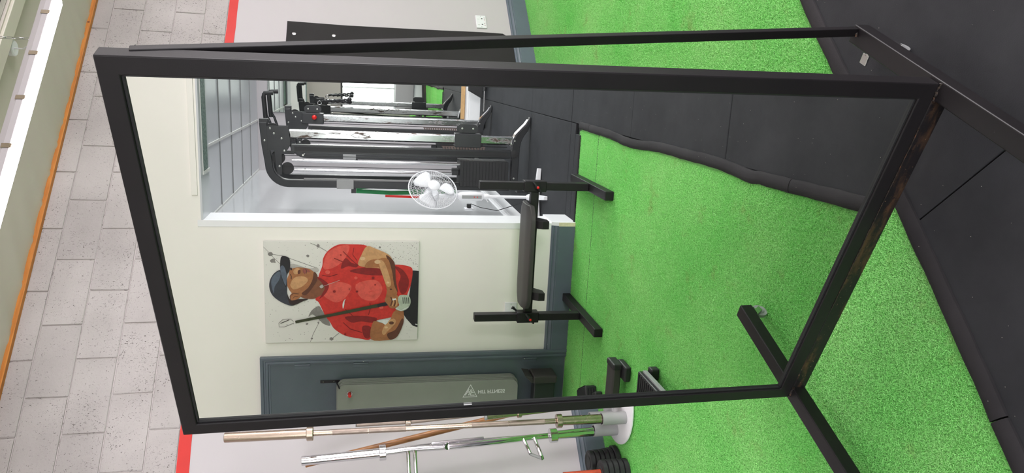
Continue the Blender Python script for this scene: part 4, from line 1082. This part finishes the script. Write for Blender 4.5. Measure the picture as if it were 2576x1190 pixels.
    part(B().disc((x+.034, 1.775, .14), (1, 0, 0), [(.006, 0), (.034, 0), (.034, .014), (.006, .016), (0, .016)], 24), 'floor_pulley', M['black_rubber'], smooth=True)
    for y_, z_ in ((1.66, .14), (1.69, .17), (1.99, .135)):
        part(B().disc((x+.034, y_, z_), (1, 0, 0), [(.008, 0), (.008, .005), (0, .006)], 12), 'bolt', M['bolt'], smooth=True)
tower(-3.7, .555, False); tower(-5.7, 1.98, True)
off(B().box(-5.67, -3.73, 1.80, 1.85, 2.20, 2.25).done('top_beam', M['black_frame'], cm, bev=.004))
off(B().box(-5.67, -3.73, 2.05, 2.10, .14, .19).done('rear_beam', M['black_frame'], cm, bev=.004))
for y_, x_, z_ in ((1.40, -4.55, 2.33), (1.40, -4.95, 2.33)):
    off(B().tube([(x_, 1.80, 2.24), (x_, 1.62, 2.30), (x_, 1.56, 2.335), (x_, 1.40, 2.35), (x_, 1.375, 2.345)], .012, 12).done('bracket_arm', M['black_frame'], cm, smooth=True))
    off(B().tube([(x_, 1.62, 2.33), (x_, 1.41, 2.345), (x_, 1.375, 2.335), (x_, 1.37, 2.26)], .021, 14).done('pull_up_grip', M['black_rubber'], cm, smooth=True))
# rope attachment
t = thing('triceps_rope', 'black twisted rope handle clipped to the far column of the cable machine', 'rope', (-5.7, 1.50, 1.93))
B().ring((0, 0, -.02), (1, 0, 0), .02, .004, 20, 6).done('carabiner', M['chrome'], t, smooth=True)
for s_ in (-1, 1):
    P = []; Rr = []
    for k in range(40): P.append((.02*s_*min(1, k/10)+.01*s_*k/40, .004*math.sin(k*.9)-.03*(s_ > 0)*k/40-.02, -.04-.30*k/39)); Rr.append(.0125+.003*math.sin(k*1.8))
    B().tube(P, Rr, 10).done('rope_strand', M['black_rubber'], t, smooth=True)
    B().ball(P[-1], .026, 14).done('rope_ball', M['black_rubber'], t, smooth=True)
# resistance bands hung at the rear frame
bd = thing('resistance_band', 'green resistance band hanging at the back of the cable machine', 'band', (-3.86, 2.16, 0))
B().tube([(0, 0, 1.50), (.004, .01, 1.2), (0, 0, .85), (-.004, -.006, .62)], (.016), sq=True).done('loop', M['green_band'], bd)
B().tube([(.0, -.03, 1.50), (.01, -.05, 1.3), (0, -.03, 1.0), (0, -.006, .64)], (.014), sq=True).done('loop', M['green_band'], bd)
bd2 = B().tube([(-3.80, 2.19, 1.25), (-3.80, 2.195, 1.0), (-3.80, 2.19, .72)], .009, sq=True).done('red_resistance_band', M['red_plastic']); tag(bd2, 'thin red resistance band beside the green one', 'band')
# alcove wall mirror with plywood packing strip
wmr = thing('wall_mirror', 'large wall mirror on the alcove back wall behind the cable machine', 'mirror', (AX, .2, 0))
B().box(.012, .018, -2.9, 1.47, .245, 2.55).done('glass', M['mirror'], wmr)
B().box(.001, .0115, -2.9, 1.475, .24, 2.555).done('backing', M['galv'], wmr)
B().box(.001, .03, -2.9, 1.47, .195, .2445).done('plywood_strip', M['ply'], wmr, bev=.001)
# bar and wedge on the floor beyond the machine
t = thing('foam_grip_bar', 'chrome bar with black foam grips lying on the floor mats', 'bar', (-6.05, 1.42, .032))
B().tube([(-.05, -.32, 0), (0, .34, 0)], .011, 14).done('shaft', M['chrome'], t, smooth=True)
B().tube([(-.048, -.30, 0), (-.036, -.12, 0)], .022, 14).done('foam_grip', M['black_rubber'], t, smooth=True)
B().tube([(-.008, .12, 0), (0, .32, 0)], .022, 14).done('foam_grip', M['black_rubber'], t, smooth=True)
wd = B().prism([(-.13, 0), (.12, 0), (.12, .05), (.04, .20), (-.02, .20), (-.05, .06)], 0, -.05, .05).done('rubber_wedge', M['black_rubber'], bev=.006)
wd.location = (-6.25, 1.27, .001); tag(wd, 'black angular foot rest in front of the wall mirror', 'wedge')

# ---------------------------------------------------------------- pedestal fan
fx, fy = -3.18, 2.075
fn = thing('pedestal_fan', 'white pedestal fan with a round wire guard beside the cable machine', 'fan', (fx, fy, 0))
for a in (.15, PI/2+.15):
    d = Vector((math.sin(a), math.cos(a), 0))
    B().tube([-d*.24+Vector((0, 0, .018)), -d*.05+Vector((0, 0, .035)), d*.05+Vector((0, 0, .035)), d*.24+Vector((0, 0, .018))], [.016, .02, .02, .016], sq=True).done('base_arm', M['plastic_white'], fn, bev=.004)
B().disc((0, 0, .03), (0, 0, 1), [(.05, 0), (.05, .02), (.03, .06), (.02, .09), (0, .09)], 24).done('base_hub', M['plastic_white'], fn, smooth=True)
B().tube([(0, 0, .1), (0, 0, .46)], .0125, 16).done('lower_pole', M['plastic_white'], fn, smooth=True)
B().tube([(0, 0, .44), (0, 0, .475)], .022, 16).done('height_collar', M['plastic_white'], fn, smooth=True)
B().tube([(0, .02, .46), (.0, .045, .44)], .004, 8).done('collar_screw', M['plastic_white'], fn)
B().disc((0, 0, .475), (0, 0, 1), [(.016, 0), (.034, .02), (.038, .12), (.032, .2), (.02, .215), (0, .215)], 24).rot(Matrix.Diagonal((.8, 1, 1, 1))).done('control_box', M['plastic_white'], fn, smooth=True)
B().box(.026, .033, -.014, .014, .50, .66).done('control_panel', M['grey_plastic'], fn, bev=.002)
B().ball((.034, 0, .535), .005, 8).ball((.034, 0, .56), .005, 8).done('button', M['red_plastic'], fn)
# head aims out of the alcove and a little down
hz = Matrix.Translation((.02, -.055, .895)) @ Matrix.Rotation(-.85, 4, 'Z') @ Matrix.Rotation(.10, 4, 'Y')
hd_ = Matrix(hz)
def head(bb, name, mat, parent=None, **k): bb.rot(hd_); return bb.done(name, mat, parent or fn, **k)
head(B().disc((-.16, 0, 0), (1, 0, 0), [(0, 0), (.05, .01), (.06, .05), (.06, .11), (.045, .13), (0, .13)], 24), 'motor', M['plastic_white'], smooth=True)
head(B().tube([(-.08, 0, -.04), (-.05, 0, -.22)], .018, 12), 'neck', M['plastic_white'], smooth=True)
Rg = .195
g = B(); g.ring((.0, 0, 0), (1, 0, 0), Rg, .0045, 56, 6)
head(g, 'guard_rim', M['plastic_white'], smooth=True)
g = B()
for sgn, dep in ((1, .055), (-1, .07)):
    nW = 60
    for k in range(nW):
        a = 2*PI*k/nW; P = []
        for q in range(7):
            rr_ = .045+(Rg-.045)*q/6; xx = sgn*dep*math.sqrt(max(0, 1-(rr_/Rg)**2.4)); aa = a+.22*(q/6)*(1 if sgn > 0 else -1)
            P.append((xx, rr_*math.cos(aa), rr_*math.sin(aa)))
        g.tube(P, .0009, 4, caps=False)
    for rr_ in (.08, .115, .15, .178): g.ring((sgn*dep*math.sqrt(1-(rr_/Rg)**2.4), 0, 0), (1, 0, 0), rr_, .001, 40, 4)
gd = head(g, 'wire_guard', M['plastic_white'])
gd['kind'] = 'stuff'
head(B().disc((.05, 0, 0), (1, 0, 0), [(.05, 0), (.05, .006), (.042, .012), (0, .013)], 30), 'badge', M['plastic_white'], smooth=True)
for k in range(3):
    a = 2*PI/3*k+.35; bb = B(); n1, n2 = 8, 6; V = []
    for i in range(n1+1):
        r_ = .03+.142*i/n1; half = .70*math.sin(min(1, (i+.8)/n1*1.05)*PI*.62)*(1 if i < n1 else .75)
        V.append([bb.bm.verts.new((.022*(j/n2-.5)*2*(.6+.4*i/n1), r_*math.cos(a+half*(j/n2-.5)*1.6), r_*math.sin(a+half*(j/n2-.5)*1.6))) for j in range(n2+1)])
    for i in range(n1):
        for j in range(n2): bb.bm.faces.new((V[i][j], V[i+1][j], V[i+1][j+1], V[i][j+1]))
    o = head(bb, 'blade', M['plastic_white'], smooth=True)
    md = o.modifiers.new('thick', 'SOLIDIFY'); md.thickness = .002
# flex and plug
B().tube([(-.02, .01, .10), (-.15, .08, .14), (-.40, .17, .22), (-.60, .23, .25), (-.85, .25, .36), (-1.04, .25, .425)], .0035, 8).done('flex', M['black_rubber'], fn, smooth=True)
socket('alcove_socket', 'white plug socket behind the pedestal fan with a plug in it', (-4.24, AY, .44), .088, 0, 1)
pl = B().box(-.02, .02, -.05, -.013, -.02, .02).done('fan_plug', M['black_rubber'], bev=.006); pl.location = (-4.24, AY, .44); tag(pl, 'dark plug pushed into the socket behind the fan', 'plug')
